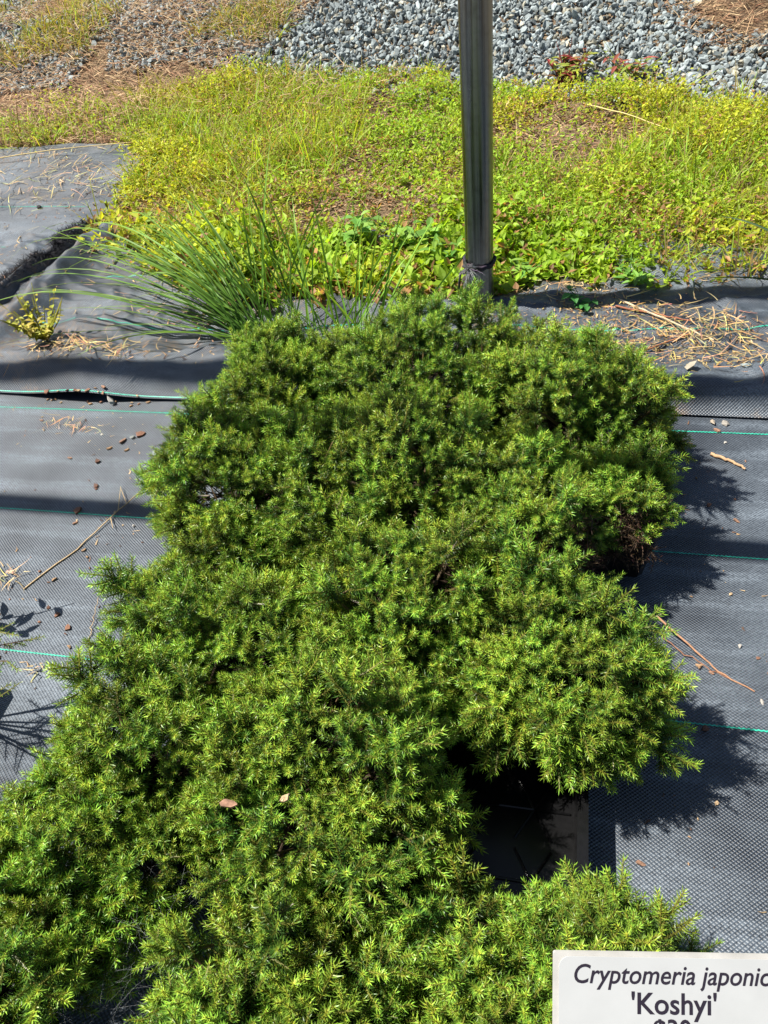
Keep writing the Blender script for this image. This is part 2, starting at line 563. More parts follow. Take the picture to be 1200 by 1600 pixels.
# ------------------------------------------------------------------ gravel
def stones_np(n, size):
    t = (1 + 5 ** .5) / 2
    ico = unit(np.array([(-1, t, 0), (1, t, 0), (-1, -t, 0), (1, -t, 0), (0, -1, t), (0, 1, t), (0, -1, -t), (0, 1, -t), (t, 0, -1), (t, 0, 1), (-t, 0, -1), (-t, 0, 1)]))
    f = np.array([(0, 11, 5), (0, 5, 1), (0, 1, 7), (0, 7, 10), (0, 10, 11), (1, 5, 9), (5, 11, 4), (11, 10, 2), (10, 7, 6), (7, 1, 8), (3, 9, 4), (3, 4, 2), (3, 2, 6), (3, 6, 8), (3, 8, 9), (4, 9, 5), (2, 4, 11), (6, 2, 10), (8, 6, 7), (9, 8, 1)])
    V = ico[None] * (1 + .22 * rng.normal(size=(n, 12, 1)))
    for k in range(4):
        pn = unit(rng.normal(size=(n, 1, 3)))
        dd = (V * pn).sum(-1, keepdims=True) - (.35 + .35 * rng.random((n, 1, 1)))
        V = V - pn * np.clip(dd, 0, None)
    V = V * np.stack([.7 + .6 * rng.random(n), .6 + .4 * rng.random(n), .45 + .35 * rng.random(n)], 1)[:, None]
    q = rng.normal(size=(n, 4)); q = q / np.linalg.norm(q, axis=1, keepdims=True)
    w, x, y, z = q.T
    Rm = np.stack([np.stack([1 - 2 * (y * y + z * z), 2 * (x * y - z * w), 2 * (x * z + y * w)], 1), np.stack([2 * (x * y + z * w), 1 - 2 * (x * x + z * z), 2 * (y * z - x * w)], 1), np.stack([2 * (x * z - y * w), 2 * (y * z + x * w), 1 - 2 * (x * x + y * y)], 1)], 1)
    V = np.einsum('nij,nkj->nki', Rm, V)
    return V * np.asarray(size)[:, None, None], f


def gravel_mask(x, y):
    wob = .12 * vnoise(x * 3, y * 3) + .05 * vnoise(x * 9, y * 9)
    front = np.interp(x, [-3.6, -2.9, -2.2, -1.5, -1.15, -.8, -.3, .1, .3, .6, 1.2, 2.2], [3.3, 3.3, 3.45, 3.5, 3.40, 3.15, 3.0, 3.0, 2.88, 2.66, 2.6, 2.6])
    m1 = (y > front + wob) & ((x > -1.85 + .5 * vnoise(x * 3, y * 3)) | ((y > 3.3 + wob) & (vnoise(x * 2.3, y * 2.3) + .5 * vnoise(x * 7, y * 7) > -.02)))
    m2 = (x < -2.15 + wob) & (y > 3.35 + wob) & (y < 4.15 + wob * 2)
    m3 = (x < -1.2) & (y > 5.2 + wob)
    bare = (np.hypot((x - .82) / .30, (y - 3.80) / .33) + .6 * vnoise(x * 5, y * 5) < 1)
    return (m1 | m2 | m3) & ~bare


N = 150000
x = rng.uniform(-4.2, 2.0, N); y = rng.uniform(2.6, 6.2, N)
left = -.3 - .62 * y; right = .35 + .22 * y
ok = gravel_mask(x, y) & (x > left - .5) & (x < right + .35)
x, y = x[ok], y[ok]
keep = rng.random(len(x)) < np.where(y > 5, .35, np.where(y > 4.2, .6, .95))
x, y = x[keep], y[keep]
sz = .0078 + .0112 * rng.random(len(x)) ** 2.0
z = ground_z(x, y) + sz * (.2 + .8 * rng.random(len(x))) + .016 * rng.random(len(x)) * (sz > .011)
SV, sf = stones_np(len(x), sz)
SC = np.stack([.225 + 0 * x, .258 + 0 * x, .262 + 0 * x], 1) * (1 + .30 * rng.normal(size=(len(x), 1))).clip(.4, 1.9)
warm = rng.random(len(x)) < .14
SC[warm] = SC[warm] * np.array([1.3, 1.08, .85])
gb = tag(empty("gravel_bed", (0, 3.6, 0)), "loose blue-grey crushed stone gravel behind the weeds", kind="structure")
order = np.argsort(y - .3 * z)
inview = (x > left[ok][keep] + .35) & (x < right[ok][keep])
near = [k for k in order if inview[k]][:280]
nearset = np.zeros(len(x), bool); nearset[near] = True
for k in near:
    me = mesh_np("stone", SV[k], sf, np.repeat(SC[k][None], 12, 0))
    o = obj("stone", me, M_stone, gb, (x[k], y[k] - 3.6, z[k]))
rest = ~nearset
V = (SV[rest] + np.stack([x, y - 3.6, z], 1)[rest][:, None]).reshape(-1, 3)
F = (np.arange(rest.sum())[:, None, None] * 12 + sf[None]).reshape(-1, 3)
o = obj("loose_gravel", mesh_np("loose_gravel", V, F, np.repeat(SC[rest], 12, 0)), M_stone, gb)
tag(o, kind="stuff")

# ------------------------------------------------------------------ weeds
def weed_front(x):
    return np.interp(x, [-2.6, -1.6, -1.46, -1.42, -1.36, -1.25, -1.0, -.6, -.2, 0, .2, .6, 1.4], [2.74, 2.74, 2.62, 2.3, 2.02, 1.90, 1.72, 1.60, 1.64, 1.72, 1.70, 1.72, 1.72])


def weed_mask(x, y):
    wob = .14 * vnoise(x * 4, y * 4) + .16 * vnoise(x * 11, y * 11)
    back = np.interp(x, [-2.8, -2.2, -1.6, -1.15, -.8, -.3, .1, .3, .6, 1.4], [2.9, 3.0, 3.30, 3.42, 3.32, 3.12, 3.02, 2.92, 2.76, 2.7])
    return (y > weed_front(x) + .35 * wob) & (y < back + wob)


def scatter(n, x0, x1, y0, y1, mask):
    x = rng.uniform(x0, x1, n); y = rng.uniform(y0, y1, n)
    k = mask(x, y) & (x > -.45 - .66 * y) & (x < .45 + .24 * y)
    return x[k], y[k]


def soil_patch(x, y):
    p = vnoise(x * 2.6 + 4, y * 3.4 + 1) + .5 * vnoise(x * 8, y * 8)
    q = 0 * p
    for (cx, cy_, r_) in ((-.72, 2.42, .20), (-.48, 2.16, .17), (-.30, 2.32, .12), (.03, 2.45, .22), (-.02, 2.75, .2), (-1.0, 2.62, .22), (-1.25, 2.95, .25), (.55, 2.1, .15), (.2, 1.95, .12)):
        q = np.maximum(q, 1.1 - np.hypot(x - cx, (y - cy_) * .9) / r_)
    return np.maximum(sstep(.10, .30, p), sstep(0, .7, q + .8 * vnoise(x * 12, y * 12)))


mb = MB()
x, y = scatter(68000, -3.0, 1.5, 1.56, 3.6, weed_mask)
keep = rng.random(len(x)) > .80 * soil_patch(x, y) + .75 * (x < -1.6)
x, y = x[keep], y[keep]
n = len(x)
hgt = .015 + .035 * rng.random(n) + .13 * (vnoise(x * 6, y * 6) + .5 * vnoise(x * 17, y * 17) + .10).clip(0, 1)
nearf = sstep(2.3, 1.75, y)
tallz = sstep(1.0, .8, np.abs(x + .60) / .5) * sstep(2.0, 1.8, y)
hgt = hgt * (1 + .6 * tallz)
bigp = np.maximum(sstep(.02, .25, vnoise(x * 3.1 + 7, y * 3.1)) * nearf, .8 * tallz)
base = np.stack([x, y, np.maximum(ground_z(x, y), .004)], 1)
lean = rng.normal(size=(n, 2)) * .5
tops = base + np.stack([lean[:, 0] * hgt, lean[:, 1] * hgt, hgt], 1)
tone = (sstep(-.15, .35, vnoise(x * 1.7 + 2, y * 1.7 + 8) + .7 * vnoise(x * 7, y * 7)) * .8 + .35 * (rng.random(len(x)) - .3)).clip(0, 1)[:, None]
cy = np.array((.49, .52, .045)); cg = np.array((.30, .48, .04))
pc = cy * (1 - tone) + cg * tone
for k in range(7):
    t = rng.random(n)
    P = base + (tops - base) * (.35 + .65 * t)[:, None]
    an = rng.random(n) * 2 * math.pi
    el = rng.normal(size=n) * .55 + .35
    D = np.stack([np.cos(an) * np.cos(el), np.sin(an) * np.cos(el), np.sin(el)], 1)
    Nn = np.stack([-np.cos(an) * np.sin(el), -np.sin(an) * np.sin(el), np.cos(el)], 1) + .35 * rng.normal(size=(n, 3))
    L = (.007 + .010 * rng.random(n)) * (1 + .9 * bigp) * (1 + .35 * nearf)
    c = pc * (1 + .30 * rng.normal(size=(n, 1))).clip(.45, 1.7)
    dry = rng.random(n) < .11 + .30 * soil_patch(x, y)
    c[dry] = np.array((.36, .20, .09)) * (1 + .3 * rng.normal(size=(dry.sum(), 1))).clip(.4, 1.6)
    leaves(mb, P, D, Nn, L, L * (.42 + .16 * rng.random(n)), .15, .12, c * .85, c)
w = obj("weed_carpet", mb.mesh("weed_carpet"), M_weed)
tag(w, "bright yellow-green low leafy weeds carpeting the ground behind the pole", "weeds", kind="stuff")

# fine grass through the weeds
mb = MB()
def gmask(x, y):
    d = vnoise(x * 2.3 + 5, y * 2.3 + 2) + .6 * sstep(.1, .9, x) * sstep(2.6, 1.9, y)
    return weed_mask(x, y) & (d > .02) & ((x > -1.5) | (rng.random(len(x)) < .22))
x, y = scatter(46000, -2.6, 1.5, 1.66, 3.4, gmask)
n = len(x)
P = np.stack([x, y, np.maximum(ground_z(x, y), .004)], 1)
D = rng.normal(size=(n, 3)) * .5; D[:, 2] = 1
c = jitter((.36, .50, .05), n, .22)
dry = rng.random(n) < .22
c[dry] = jitter((.42, .33, .14), dry.sum(), .2)
blades(mb, P, D, (.06 + .10 * rng.random(n)) * (1 + .5 * (vnoise(x * 5, y * 5) > .1)), .0038, .25 + .35 * rng.random(n), c * .8, c, 4)
w = obj("weed_grass", mb.mesh("weed_grass"), M_weed)
tag(w, "fine yellow-green grass growing up through the weeds", "grass", kind="stuff")

# dry brown litter between the weeds and the thatch at upper left
mb = MB()
def dmask(x, y):
    a = weed_mask(x, y) & (rng.random(len(x)) < .06 + .35 * soil_patch(x, y) + .9 * (x < -1.5))
    line = np.interp(x, [-3.6, -2.4, -1.6, -1.1, -.6], [2.95, 3.05, 3.35, 3.45, 3.3])
    wob = .3 * vnoise(x * 2, y * 2)
    b = ((x < -1.25 + wob) & (y > line - .12 + .4 * wob) & (y < line + .75 + wob)) | (np.hypot((x - .78) / .4, (y - 3.75) / .42) + wob < 1)
    c = (x < -1.4 + wob) & (y > 3.9) & (y < 5.4) & (vnoise(x * 3, y * 3) > -.05)
    return a | b | c
x, y = scatter(190000, -4.2, 1.5, 1.7, 5.6, dmask)
n = len(x)
P = np.stack([x, y, np.maximum(ground_z(x, y), .0) + .004 + (.03 + .04 * (y > 2.9)) * rng.random(n) ** 2], 1)
an = rng.normal(size=n) * .7 + np.where(rng.random(n) < .5, 0, math.pi)
D = np.stack([np.cos(an), np.sin(an), .30 * rng.normal(size=n) + .12], 1)
tn = rng.random((n, 1))
c = np.array((.56, .43, .24)) * (1 - tn) + np.array((.27, .13, .075)) * tn
c = c * (1 + .3 * rng.normal(size=(n, 1))).clip(.35, 1.7)
blades(mb, P, D, .03 + .09 * rng.random(n) ** 2, .0030, .15, c, c, 3)
w = obj("dry_thatch", mb.mesh("dry_thatch"), M_straw)
tag(w, "tan and reddish dry grass thatch lying before the gravel at upper left", "dry grass", kind="stuff")

# grass tufts at upper left
mb = MB()
def tmask(x, y):
    wob = .5 * vnoise(x * 1.7 + 2, y * 1.7)
    return ((x < -1.25) & (y > 3.55 + wob * .3) & (y < 5.6) & (vnoise(x * 2.6, y * 2.6 + 5) + .4 * vnoise(x * 9, y * 9) > .0)) | ((x < -1.0) & (y > 2.72) & (y < 3.3) & (vnoise(x * 4 + 1, y * 4) > .12))
x, y = scatter(42000, -4.2, -.9, 2.7, 5.6, tmask)
n = len(x)
P = np.stack([x, y, ground_z(x, y)], 1)
D = rng.normal(size=(n, 3)) * .55; D[:, 2] = 1
c = jitter((.34, .38, .06), n, .25); dry = rng.random(n) < .4
c[dry] = jitter((.40, .32, .13), dry.sum(), .2)
blades(mb, P, D, .09 + .17 * rng.random(n), .0044, .30 + .4 * rng.random(n), c * .8, c, 4)
w = obj("wild_grass", mb.mesh("wild_grass"), M_weed)
tag(w, "thin wild grass growing among the thatch and stones at upper left", "grass", kind="stuff")


# ------------------------------------------------------------------ conifers
def add_shoot(mb, base, d, L, bend, nl=.0074, sp=.00045, wid=.00102, hue=0.0):
    d = unit(d)
    n = max(12, int(L / sp))
    t = (np.arange(n) + .5) / n
    Pc = base + d * (L * t)[:, None] + bend * (L * t ** 2)[:, None]
    T = unit(d[None] + 2 * bend[None] * t[:, None])
    ref = np.array([.31, .77, .55]); U = unit(np.cross(T, ref)); W = np.cross(T, U)
    ph = np.arange(n) * 2.39996 + rng.random() * 6
    rad = np.cos(ph)[:, None] * U + np.sin(ph)[:, None] * W
    ang = np.radians(72 - 36 * t ** 7 + 8 * rng.normal(size=n))
    nd_ = rad * np.sin(ang)[:, None] + T * np.cos(ang)[:, None]
    ln = nl * (.75 + .3 * np.minimum(1, t * 4) - .30 * t ** 5) * (1 + .12 * rng.normal(size=n))
    S = unit(np.cross(nd_, rad + .4 * rng.normal(size=(n, 3))))
    mid = Pc + nd_ * (ln * .5)[:, None] + rad * (ln * .03)[:, None]
    tip = Pc + nd_ * ln[:, None] + T * (ln * .16)[:, None]
    hw = wid * .5
    V = np.stack([Pc + S * hw * .55, Pc - S * hw * .55, mid + S * hw, mid - S * hw, tip], 1).reshape(-1, 3)
    f = np.array([(0, 1, 3), (0, 3, 2), (2, 3, 4)])
    F = (np.arange(n)[:, None, None] * 5 + f[None]).reshape(-1, 3)
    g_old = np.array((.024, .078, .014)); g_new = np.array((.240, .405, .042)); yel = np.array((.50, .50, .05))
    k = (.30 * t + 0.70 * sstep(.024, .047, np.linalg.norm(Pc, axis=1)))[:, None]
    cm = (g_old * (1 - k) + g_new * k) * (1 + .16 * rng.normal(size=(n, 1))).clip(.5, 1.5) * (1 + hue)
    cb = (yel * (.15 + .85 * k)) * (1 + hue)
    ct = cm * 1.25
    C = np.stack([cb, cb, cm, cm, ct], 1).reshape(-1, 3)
    mb.add(V, F, C)
    tt = np.array([0, .5, 1.0])
    tube(mb, base + d * (L * tt)[:, None] + bend * (L * tt ** 2)[:, None], [.0011, .0009, .0005], (.17, .17, .035), 3, False)


def spray_mesh(seed, nlat=11):
    """a branch end: central shoot with side shoots, growing along +Z"""
    mb = MB()
    up = np.array([0, 0, 1.0])
    add_shoot(mb, np.array([0, 0, .008]), up + .12 * rng.normal(size=3), .030 + .016 * rng.random(), .12 * rng.normal(size=3))
    for k in range(nlat):
        h = .000 + .034 * (k / nlat) + .004 * rng.random()
        a = k * 2.4 + .5 * rng.normal()
        tl = math.radians(rng.uniform(38, 78)) * (1.08 - .35 * k / nlat)
        d = np.array([math.cos(a) * math.sin(tl), math.sin(a) * math.sin(tl), math.cos(tl)])
        L = rng.uniform(.018, .040) * (1.05 - .25 * k / nlat)
        bend = up * rng.uniform(.05, .3) + .08 * rng.normal(size=3)
        b0 = np.array([0, 0, h - .004])
        add_shoot(mb, b0, d, L, bend, hue=rng.uniform(-.12, .14))
        if rng.random() < .45:
            d2 = unit(d + .8 * rng.normal(size=3) * np.array([1, 1, .5]))
            add_shoot(mb, b0 + d * L * .45, d2, L * .55, bend * .5)
    tube(mb, np.array([(0, 0, -.05), (.002, .001, -.015), (0, 0, .02)]), [.0022, .0018, .0012], (.11, .075, .035), 4, False)
    return mb.mesh("branch_%d" % seed)


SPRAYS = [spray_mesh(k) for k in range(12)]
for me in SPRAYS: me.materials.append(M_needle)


def brown_spray(seed):
    mb = MB()
    for k in range(11):
        P = np.array([0, 0, -.03 + .05 * rng.random()])
        d = unit(rng.normal(size=3) + np.array([0, 0, .5]))
        pts = [P]
        for q in range(3):
            d = unit(d + .35 * rng.normal(size=3)); pts.append(pts[-1] + d * rng.uniform(.008, .018))
        tube(mb, pts, [.0012, .0010, .0008, .0004], np.array((.085, .055, .038)) * rng.uniform(.4, 1.4), 3, False)
        n = 26
        tt = rng.random(n); B = np.asarray(pts)[(tt * 2.99).astype(int)] + .004 * rng.normal(size=(n, 3))
        leaves(mb, B, rng.normal(size=(n, 3)), rng.normal(size=(n, 3)), .007, .0012, .1, .1, jitter((.07, .045, .028), n, .35), jitter((.12, .075, .045), n, .35))
    return mb.mesh("dead_twigs_%d" % seed)


DEAD = [brown_spray(k) for k in range(3)]
for me in DEAD: me.materials.append(M_straw)


def pot_mesh(w=.055, h=.11):
    mb = MB()
    def ring(r, z, k=8):
        a = np.array([(-1, -1), (1, -1), (1, 1), (-1, 1)], float)
        pts = []
        for (sx, sy) in a:
            for (ox, oy) in (((1, .8), (.8, 1)) if sx * sy > 0 else ((.8, 1), (1, .8))):
                pts.append((sx * ox * r, sy * oy * r, z))
        return np.array(pts)
    rings = [ring(w * .82, 0), ring(w, h - .012), ring(w * 1.07, h - .012), ring(w * 1.07, h), ring(w * 1.0, h), ring(w * .97, h - .014)]
    V = np.concatenate(rings)
    F = []
    for i in range(len(rings) - 1):
        for j in range(8):
            F.append((i * 8 + j, i * 8 + (j + 1) % 8, (i + 1) * 8 + (j + 1) % 8, (i + 1) * 8 + j))
    mb.add(V, F, (.01, .01, .01))
    bot = np.vstack([rings[0], (0, 0, 0)])
    mb.add(bot, [((j + 1) % 8, j, 8) for j in range(8)], (.01, .01, .01))
    me = mb.mesh("pot"); me.materials.append(M_plastic)
    ms = MB(); V = np.vstack([ring(w * .975, h - .0145), (0, 0, h - .009)])
    ms.add(V, [(j, (j + 1) % 8, 8) for j in range(8)], (.03, .02, .015))
    so = ms.mesh("soil"); so.materials.append(M_soilmix)
    return me, so


POT, SOIL = pot_mesh()
GRP = "potted dwarf conifers in the block"
# x, y, rx, ry, top, base, count, label
PL = [
    (-.505, 1.085, .157, .158, .252, 0, 205, "dark green potted conifer at the back left corner beside the arching grass clump"),
    (-.255, 1.105, .178, .162, .266, 0, 200, "dense green potted conifer at the back, left of the steel pole's foot"),
    (.022, 1.085, .157, .158, .258, 0, 200, "bushy green potted conifer at the back right corner, right of the pole's foot"),
    (-.465, .840, .132, .150, .235, 0, 165, "green potted conifer at the left edge, just behind the left notch"),
    (-.235, .840, .165, .155, .250, 0, 200, "green potted conifer in the middle of the block, second row from the back"),
    (.122, .875, .085, .090, .182, 0, 100, "conifer with bare brown twigs showing on its right side"),
    (-.030, .770, .120, .120, .230, 0, 150, "green potted conifer just below the one with brown twigs"),
    (-.415, .585, .150, .150, .220, 0, 190, "green potted conifer at the left edge with dark tips over the cloth"),
    (-.190, .605, .160, .155, .240, 0, 200, "bright green potted conifer in the centre of the third row"),
    (.022, .540, .150, .128, .228, .006, 195, "bright green conifer jutting right over the cloth above the empty tray"),
    (-.470, .325, .150, .150, .220, 0, 200, "bright green potted conifer at the left edge above the bare cloth gap"),
    (-.232, .365, .152, .155, .255, 0, 215, "bright green potted conifer just left of the empty tray"),
    (-.205, .105, .125, .130, .228, 0, 170, "green potted conifer at the bottom centre, dusted with spider web"),
    (.046, .166, .142, .112, .218, .006, 175, "light green potted conifer beside the white plant sign"),
    (-.575, .095, .120, .120, .195, 0, 130, "shaded potted conifer in the bottom left corner"),
]


def build_conifer(idx, spec):
    px, py, rx, ry, top, zb, cnt, label = spec
    root = empty("potted_conifer", (px, py, zb + float(z1(px, py))), label, "conifer", GRP)
    sparse = "brown twigs" in label
    pot = obj("pot", POT, None, root)
    so = obj("soil", SOIL, None, pot)
    cz = .108; rz = top - cz
    st = MB()
    # trunk and limbs
    tube(st, [(0, 0, .09), (.004, .002, .13), (0, 0, .13 + rz * .4)], [.008, .006, .004], (.09, .06, .04), 6)
    out = []
    golden = math.pi * (3 - 5 ** .5)
    ph0 = rng.random() * 6
    cnt = int(cnt * 1.2)
    for k in range(cnt):
        ct = 1 - (k + .5) / cnt * 1.42            # polar from straight up to well below the waist
        sn = math.sqrt(max(0, 1 - ct * ct))
        a = k * golden + ph0 + rng.normal() * .12
        d = np.array([math.cos(a) * sn, math.sin(a) * sn, ct])
        pn = (abs(d[0]) ** 2.6 + abs(d[1]) ** 2.6 + abs(d[2]) ** 2.6) ** (-1 / 2.6)
        lump = (.93 * pn + .07) * (1 + .22 * float(vnoise(d[0] * 2.3 + idx * 7.1, d[1] * 2.3 + d[2] * 2 + idx * 3.3)) + .22 * float(vnoise(d[0] * 6 + idx * 5.7, d[1] * 6 + idx * 2.3)) + .06 * rng.normal())
        rr = np.array([rx - .030, ry - .030, rz - .028]) if ct > 0 else np.array([rx - .030, ry - .030, .055])
        p = np.array([0, 0, cz]) + d * rr * lump
        if k % 6 == 5: p = np.array([0, 0, cz]) + d * rr * lump * .72      # inner layer
        gx, gy = px + p[0], py + p[1]
        hol = float(vnoise(gx * 9.5 + 3, gy * 9.5)); hol2 = float(vnoise(gx * 22, gy * 22 + 7))
        if hol + .6 * hol2 < -.44 and ct < .8 and not sparse: continue
        if sparse: hol, hol2 = hol * .4 + .12, hol2 * .5
        p = p + d * (.110 * hol + .055 * hol2)
        wp = p + np.array([px, py, 0])
        skip = False
        for j, q in enumerate(PL):
            if j == idx: continue
            e = ((wp[0] - q[0]) / q[2]) ** 2 + ((wp[1] - q[1]) / q[3]) ** 2 + ((wp[2] - cz) / max(.05, q[4] - cz)) ** 2
            if e < .50: skip = True
        if skip or p[2] < (.02 if sparse else .045): continue
        if p[2] < .11 and abs(p[0]) < .052 and abs(p[1]) < .052: continue
        out.append((p, d))
    for q, (p, d) in enumerate(out):
        nrm = unit(np.array([d[0] / rx, d[1] / ry, max(d[2], -.35) / max(rz, .06)]))
        ax = unit(nrm * .9 + np.array([0, 0, .40]) + .42 * rng.normal(size=3))
        dead = sparse and d[2] < .74 and d[1] < .2 and rng.random() < .85
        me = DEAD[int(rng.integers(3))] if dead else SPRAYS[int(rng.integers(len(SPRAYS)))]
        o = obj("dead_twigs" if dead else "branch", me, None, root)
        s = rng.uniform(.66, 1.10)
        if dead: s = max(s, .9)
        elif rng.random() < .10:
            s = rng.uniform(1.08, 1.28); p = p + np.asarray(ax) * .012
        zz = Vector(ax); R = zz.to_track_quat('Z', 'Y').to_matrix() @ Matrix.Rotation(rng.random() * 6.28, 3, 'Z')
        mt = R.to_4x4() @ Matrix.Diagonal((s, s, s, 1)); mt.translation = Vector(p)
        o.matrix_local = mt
        foot = np.array(p) - np.asarray(ax) * .045
        mid = foot * np.array([.45, .45, .6]) + np.array([0, 0, .055])
        if q % 3 == 0 or d[2] < .2:
            mid = mid + .012 * rng.normal(size=3)
            tube(st, [(.012 * rng.normal(), .012 * rng.normal(), .112), mid, mid * .4 + foot * .6 + .006 * rng.normal(size=3), foot], [.0024, .0019, .0015, .0012], np.array((.060, .042, .028)) * rng.uniform(.6, 1.3), 4, False)
    obj("stem", st.mesh("stem"), M_twig, root)
    return root


for i, spec in enumerate(PL): build_conifer(i, spec)

# ------------------------------------------------------------------ nursery tray with an empty place
tr = empty("nursery_tray", (-.075, .355, float(z1(-.075, .355))), "empty cell of a black plastic nursery tray between the conifers", "tray")
TX0, TX1, TY0, TY1, TH = -.145, .143, -.265, .255, .062
mb = MB(); t_ = .003
box(mb, (TX1 - t_, TY0, 0), (TX1, TY1, TH), (0, 0, 0)); obj("side_wall", mb.mesh("side_wall"), M_plastic, tr)
mb = MB(); box(mb, (TX0, TY0, 0), (TX0 + t_, TY1, TH), (0, 0, 0)); obj("side_wall", mb.mesh("side_wall"), M_plastic, tr)
mb = MB(); box(mb, (TX0 + t_, TY0, 0), (TX1 - t_, TY0 + t_, TH), (0, 0, 0)); obj("end_wall", mb.mesh("end_wall"), M_plastic, tr)
mb = MB(); box(mb, (TX0 + t_, TY1 - t_, 0), (TX1 - t_, TY1, TH), (0, 0, 0)); obj("end_wall", mb.mesh("end_wall"), M_plastic, tr)
mb = MB()
w_ = .010
box(mb, (TX1 - .0005, TY0 - w_, TH - .004), (TX1 + w_, TY1 + w_, TH + .0015), (0, 0, 0))
box(mb, (TX0 - w_, TY0 - w_, TH - .004), (TX0 + .0005, TY1 + w_, TH + .0015), (0, 0, 0))
box(mb, (TX0 + .001, TY0 - w_, TH - .0042), (TX1 - .001, TY0 + .0005, TH + .0013), (0, 0, 0))
box(mb, (TX0 + .001, TY1 - .0005, TH - .0042), (TX1 - .001, TY1 + w_, TH + .0013), (0, 0, 0))
obj("rim", mb.mesh("rim"), M_plastic, tr)
mb = MB(); box(mb, (TX0 + t_, TY0 + t_, .001), (TX1 - t_, TY1 - t_, .0035), (0, 0, 0)); obj("tray_floor", mb.mesh("tray_floor"), M_plastic, tr)
mb = MB()
for cy in np.arange(-.2, .25, .09):
    for cx in (-.09, 0, .09):
        for k in range(6):
            a = k * math.pi / 3
            tube(mb, [(cx, cy, .0055), (cx + .045 * math.cos(a), cy + .045 * math.sin(a), .0055)], .0016, (0, 0, 0), 5)
obj("floor_ribs", mb.mesh("floor_ribs"), M_plastic, tr)

# ------------------------------------------------------------------ steel pole and twine
PX, PY = -.168, 1.615
po = empty("steel_pole", (PX, PY, float(z2(PX, PY)) - .012), "grey galvanised steel pole standing behind the conifers", "pole")
mb = MB()
a = np.linspace(0, 2 * math.pi, 48, endpoint=False); r = .0312
zz = np.array([0, .4, .8, 1.6, 2.35]); V = np.array([(r * math.cos(t), r * math.sin(t), h) for h in zz for t in a])
F = [(i * 48 + j, i * 48 + (j + 1) % 48, (i + 1) * 48 + (j + 1) % 48, (i + 1) * 48 + j) for i in range(4) for j in range(48)]
obj("tube", mesh_np("tube", V, np.array(F), None, True), M_steel, po)
mb = MB(); V = [(0, 0, 2.362)] + [(.033 * math.cos(t), .033 * math.sin(t), 2.345) for t in a]
mb.add(V, [(0, 1 + j, 1 + (j + 1) % 48) for j in range(48)], (0, 0, 0)); obj("cap", mb.mesh("cap", True), M_steel, po)

tw = empty("twine", (PX, PY, .13), "frayed dark twine tied round the foot of the steel pole", "twine")
mb = MB()
a = np.linspace(0, 2 * math.pi * 3.1, 90)
rr = r + .0035 + .0012 * np.sin(a * 7)
P = np.stack([rr * np.cos(a), rr * np.sin(a), .004 * np.sin(a * .9 + 1) + .0035 * (a / 6.28) - .002 + .0015 * np.sin(a * 11)], 1)
tube(mb, P, .0030, jitter((.035, .035, .04), 90, .3), 6)
obj("wrap", mb.mesh("wrap", True), M_twig, tw)
mb = MB()
kn = np.array([-.024, -.030, 0.002])
for k in range(5):
    d = rng.normal(size=3) * .006
    tube(mb, [kn + d, kn + d * .2 + np.array([0, -.006, .003]), kn - d + np.array([.006, -.004, -.003])], .0035, (.05, .05, .055), 6)
obj("knot", mb.mesh("knot", True), M_twig, tw)
mb = MB(); n = 46
P = np.tile(kn + np.array([.002, -.008, 0]), (n, 1)) + .003 * rng.normal(size=(n, 3))
D = np.stack([.2 + .7 * rng.normal(size=n), -.5 - .5 * rng.random(n), -.5 + .7 * rng.normal(size=n)], 1)
blades(mb, P, D, .02 + .035 * rng.random(n), .0009, .35, jitter((.16, .16, .17), n, .3), jitter((.42, .42, .42), n, .3), 5)
obj("frayed_ends", mb.mesh("frayed_ends"), M_straw, tw)
mb = MB()
tube(mb, [kn, kn + np.array([-.016, -.006, -.012]), kn + np.array([-.02, -.004, -.045]), kn + np.array([-.012, .002, -.085]), kn + np.array([.0, .0, -.115])], [.003, .0034, .003, .0026, .002], (.04, .04, .045), 6)
obj("loose_end", mb.mesh("loose_end", True), M_twig, tw)

# overhead rails, known from the shadow bands they throw across the cloth
for (yy, lab) in ((.905, "overhead steel rail throwing the shadow band beside the second green stripe"), (1.288, "overhead steel rail throwing the shadow band along the cloth overlap")):
    H = 1.95
    mb = MB()
    tube(mb, [(-5, 0, 0), (-1.2, 0, 0), (3, 0, 0)], .024, (.3, .3, .3), 20)
    ra = empty("overhead_rail", (0, yy + SUN_TO.y / SUN_TO.z * H, H), lab, "rail")
    obj("rail_tube", mb.mesh("rail_tube", True), M_steel, ra)
    mb = MB()
    for xx in (-4.98, 2.98): tube(mb, [(xx, 0, -H + .002), (xx, 0, -.026)], .025, (.3, .3, .3), 16)
    obj("leg", mb.mesh("leg", True), M_steel, ra)

# ------------------------------------------------------------------ plant sign
sg = empty("plant_sign", (.112, .150, 0.001), "white printed plant sign with black lettering in the lower right corner", "sign")
SW, SH = .160, .105
ang = math.radians(-1.0)
sr = RT * math.cos(ang) + UP * math.sin(ang); su = -RT * math.sin(ang) + UP * math.cos(ang)
tilt = math.radians(-3)
nn = sr.cross(su); su = su * math.cos(tilt) + nn * math.sin(tilt); nn = sr.cross(su)
dep = .5
corner = Vector((0, 0, 1)) + (RT * ((865 - 600) / 1200) - UP * ((1487 - 800) / 1200) + FW) * dep
origin = corner + sr * (SW / 2) - su * (SH / 2)
Ms = Matrix((sr, su, nn)).transposed().to_4x4(); Ms.translation = origin - Vector(sg.location)


